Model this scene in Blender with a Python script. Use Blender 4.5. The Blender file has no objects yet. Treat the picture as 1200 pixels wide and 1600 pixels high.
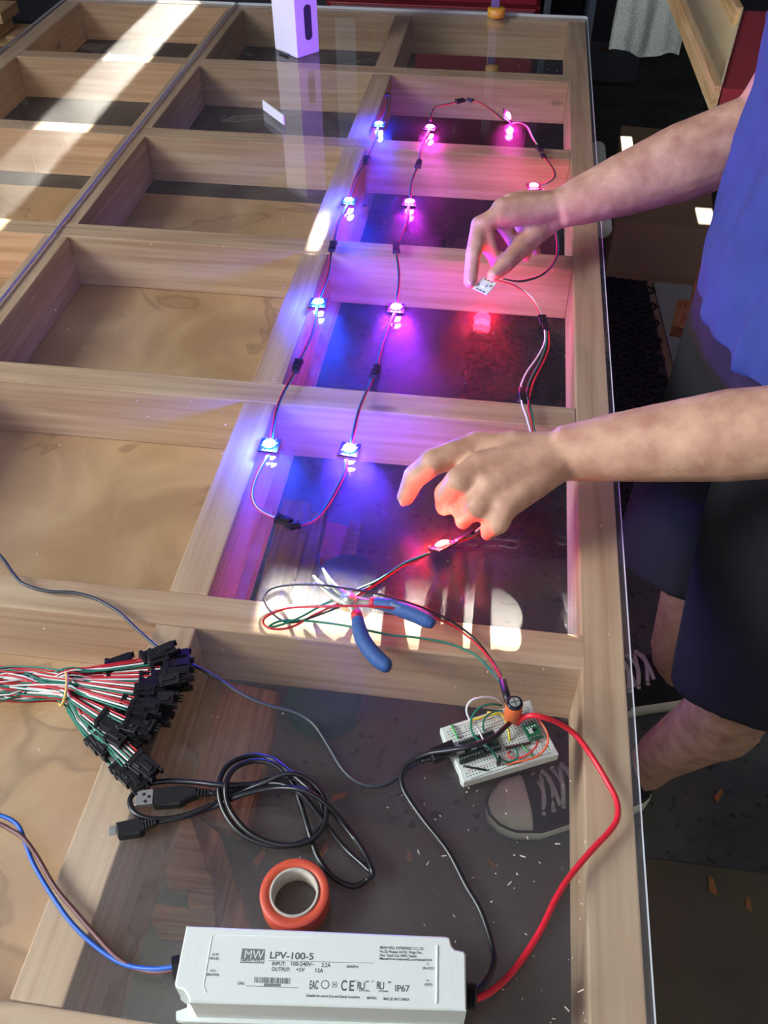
import bpy, bmesh, math, random
import numpy as np
from mathutils import Vector, noise
random.seed(7)
C = bpy.context.scene.collection
S = bpy.context.scene
TZ = 0.75                      # height of the table's wooden top; heights below are given relative to it

# ------------------------------------------------------------------ camera, world, sun, window, fill, exposure
PITCH, YAW, ROLL, FPX, CAMH = 45.5569, -7.9953, -0.3081, 1399.8, 0.6578
_p, _y, _r = [math.radians(a) for a in (PITCH, YAW, ROLL)]
FWD = Vector((math.sin(_y)*math.cos(_p), math.cos(_y)*math.cos(_p), -math.sin(_p)))
_r0 = Vector((math.cos(_y), -math.sin(_y), 0)); _u0 = _r0.cross(FWD)
RGT = math.cos(_r)*_r0 + math.sin(_r)*_u0
UPV = -math.sin(_r)*_r0 + math.cos(_r)*_u0
CAM = Vector((0, 0, CAMH + TZ))
from mathutils import Matrix
cd = bpy.data.cameras.new('camera'); cam = bpy.data.objects.new('camera', cd); C.objects.link(cam)
cam.matrix_world = Matrix(((RGT.x, UPV.x, -FWD.x, CAM.x), (RGT.y, UPV.y, -FWD.y, CAM.y), (RGT.z, UPV.z, -FWD.z, CAM.z), (0, 0, 0, 1)))
cd.sensor_fit = 'VERTICAL'; cd.sensor_height = 24; cd.lens = 24*FPX/1600; cd.clip_start = .02
S.camera = cam

def W(px, py, z=0.0):
    """point at height z over the wooden table top that the photograph shows at (px, py)"""
    d = (px-600)/FPX*RGT - (py-800)/FPX*UPV + FWD
    t = (z + TZ - CAM.z)/d.z
    return CAM + d*t
def WL(pts, z=0.0): return [W(p[0], p[1], p[2] if len(p) > 2 else z) for p in pts]

wld = bpy.data.worlds.new('sky'); S.world = wld; wld.use_nodes = True
wn = wld.node_tree.nodes; wn['Background'].inputs[0].default_value = (.62, .78, 1, 1); wn['Background'].inputs[1].default_value = .15

SUN_E = math.radians(20)
sl = bpy.data.lights.new('sun', 'SUN'); sl.energy = 48; sl.angle = math.radians(.2); sl.color = (1, .93, .8)
so = bpy.data.objects.new('sun', sl); C.objects.link(so); so.location = (0, 8, 4)
so.rotation_euler = Vector((0, -math.cos(SUN_E), -math.sin(SUN_E))).to_track_quat('-Z', 'Y').to_euler()
def area(name, loc, direc, sx, sy, energy, col):
    l = bpy.data.lights.new(name, 'AREA'); l.shape = 'RECTANGLE'; l.size = sx; l.size_y = sy; l.energy = energy; l.color = col
    o = bpy.data.objects.new(name, l); C.objects.link(o); o.location = loc
    o.rotation_euler = Vector(direc).to_track_quat('-Z', 'Z').to_euler(); return o
area('side_window_daylight', (-2.4, -.3, 2.12), (1, 0, -.45), 3.0, .95, 190, (.93, .97, 1))
area('rear_fill', (-.6, -2.35, 2.3), (0, 1, -.3), 1.9, .8, 11, (.92, .97, 1))  # added fill lamp behind the camera, out of view

S.view_settings.view_transform = 'Standard'; S.view_settings.look = 'None'; S.view_settings.gamma = 1
S.view_settings.use_curve_mapping = False; S.view_settings.exposure = 0.42
S.cycles.use_denoising = True; S.cycles.max_bounces = 10; S.cycles.transparent_max_bounces = 16
S.cycles.sample_clamp_indirect = 4; S.cycles.caustics_reflective = False; S.cycles.caustics_refractive = False

# ------------------------------------------------------------------ materials
M = {}
def mat(name, col, rough=.6, metal=0., **kw):
    m = bpy.data.materials.new(name); m.use_nodes = True; nt = m.node_tree; b = nt.nodes['Principled BSDF']
    b.inputs['Base Color'].default_value = (*col, 1); b.inputs['Roughness'].default_value = rough; b.inputs['Metallic'].default_value = metal
    var = kw.get('var', .0); sc = kw.get('scale', 40.); bump = kw.get('bump', 0.)
    if var or bump:
        tc = nt.nodes.new('ShaderNodeTexCoord'); n = nt.nodes.new('ShaderNodeTexNoise'); n.inputs['Scale'].default_value = sc; n.inputs['Detail'].default_value = 6
        nt.links.new(tc.outputs['Object'], n.inputs['Vector'])
        if var:
            r = nt.nodes.new('ShaderNodeValToRGB'); e = r.color_ramp.elements
            e[0].position, e[1].position = .3, .7
            e[0].color = (*[c*(1-var) for c in col], 1); e[1].color = (*[min(1, c*(1+var)) for c in col], 1)
            nt.links.new(n.outputs['Fac'], r.inputs[0]); nt.links.new(r.outputs[0], b.inputs['Base Color'])
        if bump:
            bp = nt.nodes.new('ShaderNodeBump'); bp.inputs['Strength'].default_value = bump; bp.inputs['Distance'].default_value = kw.get('bdist', .002)
            nt.links.new(n.outputs['Fac'], bp.inputs['Height']); nt.links.new(bp.outputs[0], b.inputs['Normal'])
    if 'sss' in kw:
        b.inputs['Subsurface Weight'].default_value = kw['sss']; b.inputs['Subsurface Radius'].default_value = (.01, .004, .002); b.inputs['Subsurface Scale'].default_value = 1
    if 'emit' in kw:
        b.inputs['Emission Color'].default_value = (*kw['emit'], 1); b.inputs['Emission Strength'].default_value = kw['es']
    if 'spec' in kw: b.inputs['Specular IOR Level'].default_value = kw['spec']
    M[name] = m; return m
def rgb(r, g, b):
    f = lambda v: (v/255/12.92) if v/255 <= .04045 else ((v/255+.055)/1.055)**2.4
    return (f(r), f(g), f(b))
def wood(name, light, dark, axis, rough=.62, ring=1.):
    """softwood: long grain lines along the given axis, per-piece shift, a few knots"""
    m = bpy.data.materials.new(name); m.use_nodes = True; nt = m.node_tree; N = nt.nodes.new; L = nt.links.new
    b = nt.nodes['Principled BSDF']; b.inputs['Roughness'].default_value = rough; b.inputs['Specular IOR Level'].default_value = .15
    tc = N('ShaderNodeTexCoord'); oi = N('ShaderNodeObjectInfo'); ad = N('ShaderNodeVectorMath'); ad.operation = 'MULTIPLY_ADD'
    cx = N('ShaderNodeCombineXYZ')
    for i in range(3): L(oi.outputs['Random'], cx.inputs[i])
    ad.inputs[1].default_value = (3.7, 5.1, 2.3); L(cx.outputs[0], ad.inputs[0]); L(tc.outputs['Object'], ad.inputs[2])
    def stretched(s_long, s_cross):
        mp = N('ShaderNodeMapping'); s = [s_cross]*3; s[axis] = s_long; mp.inputs['Scale'].default_value = s; L(ad.outputs[0], mp.inputs['Vector']); return mp
    n1 = N('ShaderNodeTexNoise'); n1.inputs['Scale'].default_value = 1; n1.inputs['Detail'].default_value = 5; L(stretched(5, 160).outputs[0], n1.inputs['Vector'])
    mp = stretched(1.4, 22*ring); n2 = N('ShaderNodeTexNoise'); n2.inputs['Scale'].default_value = 1; n2.inputs['Detail'].default_value = 1; L(mp.outputs[0], n2.inputs['Vector'])
    mul = N('ShaderNodeMath'); mul.operation = 'MULTIPLY'; mul.inputs[1].default_value = 34; L(n2.outputs['Fac'], mul.inputs[0])
    sn = N('ShaderNodeMath'); sn.operation = 'SINE'; L(mul.outputs[0], sn.inputs[0])
    n3 = N('ShaderNodeTexNoise'); n3.inputs['Scale'].default_value = 6; n3.inputs['Detail'].default_value = 3; L(ad.outputs[0], n3.inputs['Vector'])
    a1 = N('ShaderNodeMath'); a1.operation = 'MULTIPLY_ADD'; a1.inputs[1].default_value = .11; L(sn.outputs[0], a1.inputs[0]); L(n1.outputs['Fac'], a1.inputs[2])
    a2 = N('ShaderNodeMath'); a2.operation = 'MULTIPLY_ADD'; a2.inputs[1].default_value = .5; L(n3.outputs['Fac'], a2.inputs[0]); L(a1.outputs[0], a2.inputs[2])
    r = N('ShaderNodeValToRGB'); e = r.color_ramp.elements; e[0].position = .45; e[0].color = (*dark, 1); e[1].position = 1.0; e[1].color = (*light, 1); L(a2.outputs[0], r.inputs[0])
    vo = N('ShaderNodeTexVoronoi'); vo.inputs['Scale'].default_value = 1; L(stretched(3.2, 9).outputs[0], vo.inputs['Vector'])
    kr = N('ShaderNodeMapRange'); kr.inputs['From Min'].default_value = .03; kr.inputs['From Max'].default_value = .075; kr.inputs['To Min'].default_value = .75; kr.inputs['To Max'].default_value = 0; L(vo.outputs['Distance'], kr.inputs['Value'])
    mx = N('ShaderNodeMixRGB'); mx.inputs[2].default_value = (*[c*.35 for c in dark], 1); L(kr.outputs[0], mx.inputs[0]); L(r.outputs[0], mx.inputs[1]); L(mx.outputs[0], b.inputs['Base Color'])
    bp = N('ShaderNodeBump'); bp.inputs['Strength'].default_value = .25; bp.inputs['Distance'].default_value = .001; L(a1.outputs[0], bp.inputs['Height']); L(bp.outputs[0], b.inputs['Normal'])
    M[name] = m; return m
FIR_L, FIR_D = rgb(220, 190, 158), rgb(190, 152, 120)
wood('fir_x', FIR_L, FIR_D, 0); wood('fir_y', FIR_L, FIR_D, 1)
wood('scrap_y', rgb(176, 122, 84), rgb(118, 72, 46), 1); wood('scrap_x', rgb(176, 132, 92), rgb(120, 80, 52), 0)
wood('pale_y', rgb(225, 195, 150), rgb(190, 150, 100), 1)
def plywood(name, c0, c1, stain):
    m = bpy.data.materials.new(name); m.use_nodes = True; nt = m.node_tree; N = nt.nodes.new; L = nt.links.new
    b = nt.nodes['Principled BSDF']; b.inputs['Roughness'].default_value = .65; b.inputs['Specular IOR Level'].default_value = .25
    tc = N('ShaderNodeTexCoord')
    n = N('ShaderNodeTexNoise'); n.inputs['Scale'].default_value = 7; n.inputs['Detail'].default_value = 5; n.inputs['Distortion'].default_value = .8; L(tc.outputs['Object'], n.inputs['Vector'])
    r = N('ShaderNodeValToRGB'); e = r.color_ramp.elements; e[0].position = .36; e[0].color = (*c0, 1); e[1].position = .64; e[1].color = (*c1, 1); L(n.outputs['Fac'], r.inputs[0])
    s = N('ShaderNodeTexNoise'); s.inputs['Scale'].default_value = 4.5; s.inputs['Detail'].default_value = 3; s.inputs['Distortion'].default_value = 1.2; L(tc.outputs['Object'], s.inputs['Vector'])
    sr = N('ShaderNodeValToRGB'); q = sr.color_ramp.elements; q[0].position = .585; q[0].color = (0, 0, 0, 1); q[1].position = .60; q[1].color = (1, 1, 1, 1)
    q2 = q.new(.625); q2.color = (.25, .25, .25, 1); L(s.outputs['Fac'], sr.inputs[0])
    mx = N('ShaderNodeMixRGB'); mx.inputs[2].default_value = (*stain, 1); mu = N('ShaderNodeMath'); mu.operation = 'MULTIPLY'; mu.inputs[1].default_value = .5
    L(sr.outputs[0], mu.inputs[0]); L(mu.outputs[0], mx.inputs[0]); L(r.outputs[0], mx.inputs[1]); L(mx.outputs[0], b.inputs['Base Color'])
    M[name] = m; return m
plywood('plywood', rgb(182, 144, 102), rgb(212, 176, 132), rgb(124, 90, 58))
plywood('plywood_dark', rgb(66, 58, 54), rgb(110, 100, 92), rgb(190, 185, 178))

def concrete():
    m = bpy.data.materials.new('concrete'); m.use_nodes = True; nt = m.node_tree; N = nt.nodes.new; L = nt.links.new
    b = nt.nodes['Principled BSDF']; b.inputs['Roughness'].default_value = .55; b.inputs['Specular IOR Level'].default_value = .35
    tc = N('ShaderNodeTexCoord')
    n = N('ShaderNodeTexNoise'); n.inputs['Scale'].default_value = 5; n.inputs['Detail'].default_value = 8; L(tc.outputs['Object'], n.inputs['Vector'])
    r = N('ShaderNodeValToRGB'); e = r.color_ramp.elements; e[0].position = .3; e[0].color = (*rgb(62, 66, 62), 1); e[1].position = .72; e[1].color = (*rgb(96, 101, 94), 1); L(n.outputs['Fac'], r.inputs[0])
    v = N('ShaderNodeTexNoise'); v.inputs['Scale'].default_value = 46; v.inputs['Detail'].default_value = 2; L(tc.outputs['Object'], v.inputs['Vector'])
    vr = N('ShaderNodeValToRGB'); q = vr.color_ramp.elements; q[0].position = .60; q[0].color = (0, 0, 0, 1); q[1].position = .68; q[1].color = (.75, .75, .75, 1); L(v.outputs['Fac'], vr.inputs[0])
    mx = N('ShaderNodeMixRGB'); mx.inputs[2].default_value = (*rgb(30, 33, 34), 1); L(vr.outputs[0], mx.inputs[0]); L(r.outputs[0], mx.inputs[1]); L(mx.outputs[0], b.inputs['Base Color'])
    M['concrete'] = m
concrete()
def acrylic():
    """clear sheet: see-through with a mirror-like Fresnel gloss, a thin film of dust and fine scratches"""
    m = bpy.data.materials.new('acrylic'); m.use_nodes = True; nt = m.node_tree; N = nt.nodes.new; L = nt.links.new
    nt.nodes.remove(nt.nodes['Principled BSDF']); out = nt.nodes['Material Output']
    tc = N('ShaderNodeTexCoord')
    tr = N('ShaderNodeBsdfTransparent'); tr.inputs[0].default_value = (.975, .985, .98, 1)
    gl = N('ShaderNodeBsdfGlossy'); gl.inputs['Roughness'].default_value = .02
    lw = N('ShaderNodeLayerWeight'); lw.inputs['Blend'].default_value = .5
    pw = N('ShaderNodeMath'); pw.operation = 'POWER'; pw.inputs[1].default_value = 5; L(lw.outputs['Facing'], pw.inputs[0])
    fr = N('ShaderNodeMath'); fr.operation = 'MULTIPLY_ADD'; fr.inputs[1].default_value = .96; fr.inputs[2].default_value = .036; L(pw.outputs[0], fr.inputs[0])
    m1 = N('ShaderNodeMixShader'); L(fr.outputs[0], m1.inputs[0]); L(tr.outputs[0], m1.inputs[1]); L(gl.outputs[0], m1.inputs[2])
    # smudges and scratches scatter the sunlight into a sparkle
    g2 = N('ShaderNodeBsdfGlossy'); g2.inputs['Roughness'].default_value = .21; g2.inputs[0].default_value = (.9, .9, .9, 1)
    sn = N('ShaderNodeTexNoise'); sn.inputs['Scale'].default_value = 120; sn.inputs['Detail'].default_value = 8; sn.inputs['Roughness'].default_value = .75; L(tc.outputs['Object'], sn.inputs['Vector'])
    bp = N('ShaderNodeBump'); bp.inputs['Strength'].default_value = .5; bp.inputs['Distance'].default_value = .004; L(sn.outputs['Fac'], bp.inputs['Height']); L(bp.outputs[0], g2.inputs['Normal'])
    df = N('ShaderNodeBsdfDiffuse'); df.inputs[0].default_value = (.85, .86, .88, 1)
    du = N('ShaderNodeMixShader'); du.inputs[0].default_value = .82; L(df.outputs[0], du.inputs[1]); L(g2.outputs[0], du.inputs[2])
    dn = N('ShaderNodeTexNoise'); dn.inputs['Scale'].default_value = 9; dn.inputs['Detail'].default_value = 6; L(tc.outputs['Object'], dn.inputs['Vector'])
    dr = N('ShaderNodeMapRange'); dr.inputs['From Min'].default_value = .3; dr.inputs['From Max'].default_value = .7; dr.inputs['To Min'].default_value = .018; dr.inputs['To Max'].default_value = .048; L(dn.outputs['Fac'], dr.inputs['Value'])
    m2 = N('ShaderNodeMixShader'); L(dr.outputs[0], m2.inputs[0]); L(m1.outputs[0], m2.inputs[1]); L(du.outputs[0], m2.inputs[2])
    L(m2.outputs[0], out.inputs['Surface']); M['acrylic'] = m
acrylic()
def skin():
    m = bpy.data.materials.new('skin'); m.use_nodes = True; nt = m.node_tree; N = nt.nodes.new; L = nt.links.new
    b = nt.nodes['Principled BSDF']; b.inputs['Roughness'].default_value = .5; b.inputs['Specular IOR Level'].default_value = .35
    b.inputs['Subsurface Weight'].default_value = .15; b.inputs['Subsurface Radius'].default_value = (.012, .005, .003); b.inputs['Subsurface Scale'].default_value = .5
    tc = N('ShaderNodeTexCoord')
    n = N('ShaderNodeTexNoise'); n.inputs['Scale'].default_value = 38; n.inputs['Detail'].default_value = 6; L(tc.outputs['Object'], n.inputs['Vector'])
    r = N('ShaderNodeValToRGB'); e = r.color_ramp.elements; e[0].position = .3; e[0].color = (*rgb(182, 134, 112), 1); e[1].position = .72; e[1].color = (*rgb(222, 178, 152), 1); L(n.outputs['Fac'], r.inputs[0]); L(r.outputs[0], b.inputs['Base Color'])
    n2 = N('ShaderNodeTexNoise'); n2.inputs['Scale'].default_value = 260; n2.inputs['Detail'].default_value = 3; L(tc.outputs['Object'], n2.inputs['Vector'])
    bp = N('ShaderNodeBump'); bp.inputs['Strength'].default_value = .3; bp.inputs['Distance'].default_value = .001; L(n2.outputs['Fac'], bp.inputs['Height']); L(bp.outputs[0], b.inputs['Normal'])
    M['skin'] = m
skin()
mat('acrylic_edge', rgb(226, 236, 246), .35, spec=.6)
mat('white_plastic', rgb(226, 234, 230), .38); mat('emboss', rgb(238, 244, 241), .35); mat('print', rgb(92, 98, 98), .6); mat('print_grey', rgb(118, 126, 126), .6)
mat('black_plastic', rgb(26, 26, 29), .38); mat('black_cable', rgb(24, 25, 29), .33, spec=.6); mat('slate_cable', rgb(52, 58, 66), .42)
mat('red_wire', rgb(196, 36, 48), .4); mat('white_wire', rgb(232, 230, 228), .45); mat('green_wire', rgb(24, 118, 98), .42); mat('black_wire', rgb(28, 28, 36), .4)
mat('blue_wire', rgb(44, 100, 196), .42); mat('brown_wire', rgb(116, 78, 80), .45); mat('red_cable', rgb(226, 40, 58), .34, spec=.5)
mat('pcb_black', rgb(20, 20, 24), .45); mat('pcb_white', rgb(228, 240, 232), .5); mat('solder', rgb(200, 200, 196), .35, .9); mat('steel', rgb(202, 206, 200), .3, .9); mat('steel_satin', rgb(206, 212, 200), .42, .65)
mat('blue_grip', rgb(52, 88, 150), .65, var=.12, scale=300, bump=.2, bdist=.0006); mat('red_grip', rgb(205, 40, 55), .45)
mat('orange_tape', rgb(212, 88, 62), .45, var=.06, scale=90); mat('cardboard_core', rgb(190, 184, 168), .8, var=.12, scale=200)
mat('rubber_band', rgb(222, 186, 108), .5)
mat('breadboard', rgb(216, 224, 216), .45); mat('hole', rgb(70, 76, 74), .8); mat('groove', rgb(176, 184, 178), .6)
mat('rail_red', rgb(190, 110, 130), .6); mat('rail_blue', rgb(60, 66, 80), .6)
mat('pcb_green', rgb(24, 110, 74), .4); mat('pcb_dark_green', rgb(30, 52, 44), .42); mat('silk', rgb(215, 225, 215), .6); mat('chip', rgb(34, 36, 42), .45)
mat('orange_sleeve', rgb(226, 112, 66), .42); mat('cap_black', rgb(24, 26, 40), .3); mat('yellow_wire', rgb(226, 206, 50), .42); mat('orange_wire', rgb(236, 110, 70), .42); mat('jumper_red', rgb(220, 72, 66), .42); mat('jumper_green', rgb(64, 170, 84), .42); mat('purple_pin', rgb(84, 60, 68), .5)
mat('box_white', rgb(242, 244, 246), .4); mat('window_film', rgb(70, 62, 84), .15); mat('clamp_yellow', rgb(206, 158, 46), .4); mat('clamp_bar', rgb(86, 88, 98), .4, .6)
mat('towel', rgb(196, 204, 198), .95, var=.22, scale=220, bump=1.0, bdist=.006)
mat('red_paint', rgb(128, 26, 44), .35); mat('trim_dark', rgb(30, 22, 32), .5); mat('alu', rgb(168, 140, 152), .35, .7)
mat('slate_paint', rgb(58, 68, 82), .5, var=.08, scale=6); mat('navy_dark', rgb(26, 30, 42), .6); mat('grey_plastic', rgb(96, 104, 114), .45)
mat('tray_red', rgb(150, 54, 62), .5, var=.06, scale=20); mat('tray_inside', rgb(238, 224, 184), .5, var=.06, scale=8)
mat('cardboard', rgb(140, 116, 88), .8, var=.05, scale=30); mat('cardboard_in', rgb(96, 78, 64), .85)
mat('rubber', rgb(24, 23, 34), .75); mat('foam_white', rgb(150, 158, 148), .8, var=.07, scale=20); mat('pale_tube', rgb(196, 214, 204), .4)
mat('teal', rgb(14, 84, 86), .9, var=.08, scale=30, spec=.05); mat('teal_dark', rgb(16, 62, 66), .9, spec=.05); mat('red_strip', rgb(190, 52, 36), .55, var=.25, scale=60)
mat('lit_floor', rgb(84, 80, 60), .6, var=.16, scale=9); mat('chipwood', rgb(150, 98, 56), .8); mat('speck', rgb(236, 228, 210), .8)  # first: lighter lit floor tone put into the sheet's brown
mat('shirt', rgb(50, 68, 112), .9, var=.12, scale=26, bump=.25, bdist=.002); mat('shorts', rgb(26, 28, 34), .92, var=.15, scale=30, bump=.2)
mat('shoe_black', rgb(34, 34, 40), .85, var=.1, scale=200); mat('shoe_rubber', rgb(222, 220, 202), .6, var=.05, scale=60); mat('lace', rgb(188, 184, 176), .9)
mat('hair', rgb(58, 42, 32), .7, var=.3, scale=120, bump=.6); mat('nail', rgb(226, 182, 166), .35); mat('eye', rgb(235, 235, 230), .2); mat('lip', rgb(176, 104, 96), .5)
mat('wall_paint', rgb(190, 186, 178), .8, var=.04, scale=3); mat('wall_dark', rgb(70, 72, 80), .85); mat('ceiling_paint', rgb(205, 203, 198), .85, var=.03, scale=3)

# ------------------------------------------------------------------ mesh helpers
class MB:
    def __init__(s): s.v = []; s.f = []
    def add(s, vs, fs):
        n = len(s.v); s.v += [Vector(v) for v in vs]; s.f += [[n+i for i in f] for f in fs]; return s
    def box(s, a, b):
        x0, y0, z0 = a; x1, y1, z1 = b
        return s.add([(x0,y0,z0),(x1,y0,z0),(x1,y1,z0),(x0,y1,z0),(x0,y0,z1),(x1,y0,z1),(x1,y1,z1),(x0,y1,z1)],
                     [(0,3,2,1),(4,5,6,7),(0,1,5,4),(1,2,6,5),(2,3,7,6),(3,0,4,7)])
    def obox(s, o, ex, ey, ez, c=(0, 0, 0)):
        """box centred on o with half axes ex, ey, ez"""
        o = Vector(o); vs = [o+ex*i+ey*j+ez*k for k in (-1, 1) for j in (-1, 1) for i in (-1, 1)]
        return s.add(vs, [(0,2,3,1),(4,5,7,6),(0,1,5,4),(1,3,7,5),(3,2,6,7),(2,0,4,6)])
    def prism(s, poly, z0, z1, inset=0., ih=0.):
        """extruded outline (list of 2d/3d points, counter-clockwise) with an optional chamfer at the top"""
        P = [Vector((p[0], p[1], 0)) for p in poly]
        ar = sum(P[i].x*P[(i+1) % len(P)].y-P[(i+1) % len(P)].x*P[i].y for i in range(len(P)))
        if ar < 0: P.reverse()
        n = len(P); rings = [[p+Vector((0, 0, z0)) for p in P], [p+Vector((0, 0, z1-ih)) for p in P]]
        if inset:
            q = []
            for i in range(n):
                a, b, c = P[i-1], P[i], P[(i+1) % n]; d1 = (b-a).normalized(); d2 = (c-b).normalized()
                nn = (Vector((-d1.y, d1.x, 0))+Vector((-d2.y, d2.x, 0))); nn = nn.normalized() if nn.length > 1e-6 else Vector((0, 0, 0))
                q.append(b+nn*inset+Vector((0, 0, z1)))
            rings.append(q)
        return s.loft(rings)
    def loft(s, rings, cap=True):
        n = len(rings[0]); vs = [v for r in rings for v in r]; fs = []
        for k in range(len(rings)-1):
            for i in range(n):
                j = (i+1) % n; fs.append((k*n+i, k*n+j, (k+1)*n+j, (k+1)*n+i))
        if cap:
            fs.append(tuple(reversed(range(n)))); fs.append(tuple(range((len(rings)-1)*n, len(rings)*n)))
        return s.add(vs, fs)
    def tube(s, pts, r, seg=8, smooth=0, flat=1.):
        pts = [Vector(p) for p in pts]; rad = r if isinstance(r, (list, tuple)) else None
        if smooth:
            if rad: rad = list(np.interp(np.linspace(0, 1, (len(pts)-1)*smooth+1), np.linspace(0, 1, len(pts)), rad))
            pts = spline(pts, smooth)
        rings = []; up = None
        for i, p in enumerate(pts):
            t = (pts[min(i+1, len(pts)-1)]-pts[max(i-1, 0)])
            t = t.normalized() if t.length > 1e-9 else Vector((0, 0, 1))
            if up is None: up = Vector((0, 0, 1)) if abs(t.z) < .9 else Vector((1, 0, 0))
            x = t.cross(up); x = x.normalized() if x.length > 1e-6 else t.orthogonal().normalized()
            y = x.cross(t); up = y; R = rad[i] if rad else r
            rings.append([p+(x*math.cos(a)+y*(math.sin(a)*flat))*R for a in (2*math.pi*k/seg for k in range(seg))])
        return s.loft(rings)
    def capsule(s, p0, p1, r0, r1, seg=14):
        p0, p1 = Vector(p0), Vector(p1); t = (p1-p0); t = t.normalized() if t.length > 1e-9 else Vector((0, 0, 1))
        x = t.orthogonal().normalized(); y = t.cross(x); rings = []
        for a in (-80, -50, -20): a = math.radians(a); rings.append((p0+t*(r0*math.sin(a)), r0*math.cos(a)))
        for a in (20, 50, 80): a = math.radians(a); rings.append((p1+t*(r1*math.sin(a)), r1*math.cos(a)))
        return s.loft([[c+(x*math.cos(2*math.pi*k/seg)+y*math.sin(2*math.pi*k/seg))*R for k in range(seg)] for c, R in rings])
    def cone(s, p0, p1, r0, r1, seg=18):
        p0, p1 = Vector(p0), Vector(p1); t = (p1-p0).normalized(); x = t.orthogonal().normalized(); y = t.cross(x)
        return s.loft([[c+(x*math.cos(2*math.pi*k/seg)+y*math.sin(2*math.pi*k/seg))*R for k in range(seg)] for c, R in ((p0, r0), (p1, r1))])
    def ellipsoid(s, c, r, seg=18, rg=12):
        c = Vector(c); return s.loft([[c+Vector((r[0]*math.cos(t)*math.cos(2*math.pi*k/seg), r[1]*math.cos(t)*math.sin(2*math.pi*k/seg), r[2]*math.sin(t))) for k in range(seg)] for t in np.linspace(-1.5, 1.5, rg)])
    def lathe(s, c, prof, seg=32, cap=True):
        c = Vector(c); return s.loft([[c+Vector((r*math.cos(2*math.pi*k/seg), r*math.sin(2*math.pi*k/seg), z)) for k in range(seg)] for r, z in prof], cap)
    def build(s, name, m, parent=None, smooth=False, bevel=0., **props):
        me = bpy.data.meshes.new(name); off = parent_world(parent)
        me.from_pydata([tuple(v-off) for v in s.v], [], s.f); me.update()
        o = bpy.data.objects.new(name, me); C.objects.link(o)
        me.materials.append(M[m] if isinstance(m, str) else m)
        if parent: o.parent = parent
        if smooth: me.polygons.foreach_set('use_smooth', [True]*len(me.polygons))
        if bevel:
            b = o.modifiers.new('edge', 'BEVEL'); b.width = bevel; b.segments = 2; b.limit_method = 'ANGLE'; b.angle_limit = .6
        for k, v in props.items(): o[k] = v
        return o
def parent_world(p):
    v = Vector((0, 0, 0))
    while p is not None: v += p.location; p = p.parent
    return v
def spline(pts, n):
    out = []
    for i in range(len(pts)-1):
        p0 = pts[max(i-1, 0)]; p1 = pts[i]; p2 = pts[i+1]; p3 = pts[min(i+2, len(pts)-1)]
        for k in range(n):
            t = k/n; out.append(.5*((2*p1)+(p2-p0)*t+(2*p0-5*p1+4*p2-p3)*t*t+(3*p1-p0-3*p2+p3)*t**3))
    out.append(pts[-1]); return out
def thing(name, label, cat, loc, group=None):
    o = bpy.data.objects.new(name, None); C.objects.link(o); o.location = loc; o.empty_display_size = .05
    o['label'] = label; o['category'] = cat
    if group: o['group'] = group
    return o
def tag(o, label, cat, group=None):
    o['label'] = label; o['category'] = cat
    if group: o['group'] = group
    return o
def struct(name, mb, m): o = mb.build(name, m); o['kind'] = 'structure'; return o
def base_of(o):   # moves a single mesh's origin to the base of its own bounding box
    me = o.data; co = np.zeros(len(me.vertices)*3); me.vertices.foreach_get('co', co); co = co.reshape(-1, 3)
    c = np.array([co[:, 0].mean(), co[:, 1].mean(), co[:, 2].min()]); me.vertices.foreach_set('co', (co-c).ravel()); me.update()
    o.location = Vector(o.location)+Vector(c); return o
def organic(mb, name, m, voxel, iters, parent=None, wob=None, factor=.5):
    """joins overlapping rounded pieces into one continuous smooth surface"""
    t = mb.build('tmp_'+name, m); r = t.modifiers.new('r', 'REMESH'); r.mode = 'VOXEL'; r.voxel_size = voxel
    sm = t.modifiers.new('s', 'SMOOTH'); sm.factor = factor; sm.iterations = iters
    me = bpy.data.meshes.new_from_object(t.evaluated_get(bpy.context.evaluated_depsgraph_get()))
    bpy.data.objects.remove(t); me.name = name
    n = len(me.vertices); co = np.zeros(n*3); me.vertices.foreach_get('co', co); co = co.reshape(-1, 3)
    if wob:
        no = np.zeros(n*3); me.vertices.foreach_get('normal', no); no = no.reshape(-1, 3)
        co += no*np.array([wob(Vector(c)) for c in co])[:, None]
    co -= np.array(parent_world(parent)); me.vertices.foreach_set('co', co.ravel()); me.update()
    me.polygons.foreach_set('use_smooth', [True]*len(me.polygons))
    if not me.materials: me.materials.append(M[m])
    o = bpy.data.objects.new(name, me); C.objects.link(o)
    if parent: o.parent = parent
    return o
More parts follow.
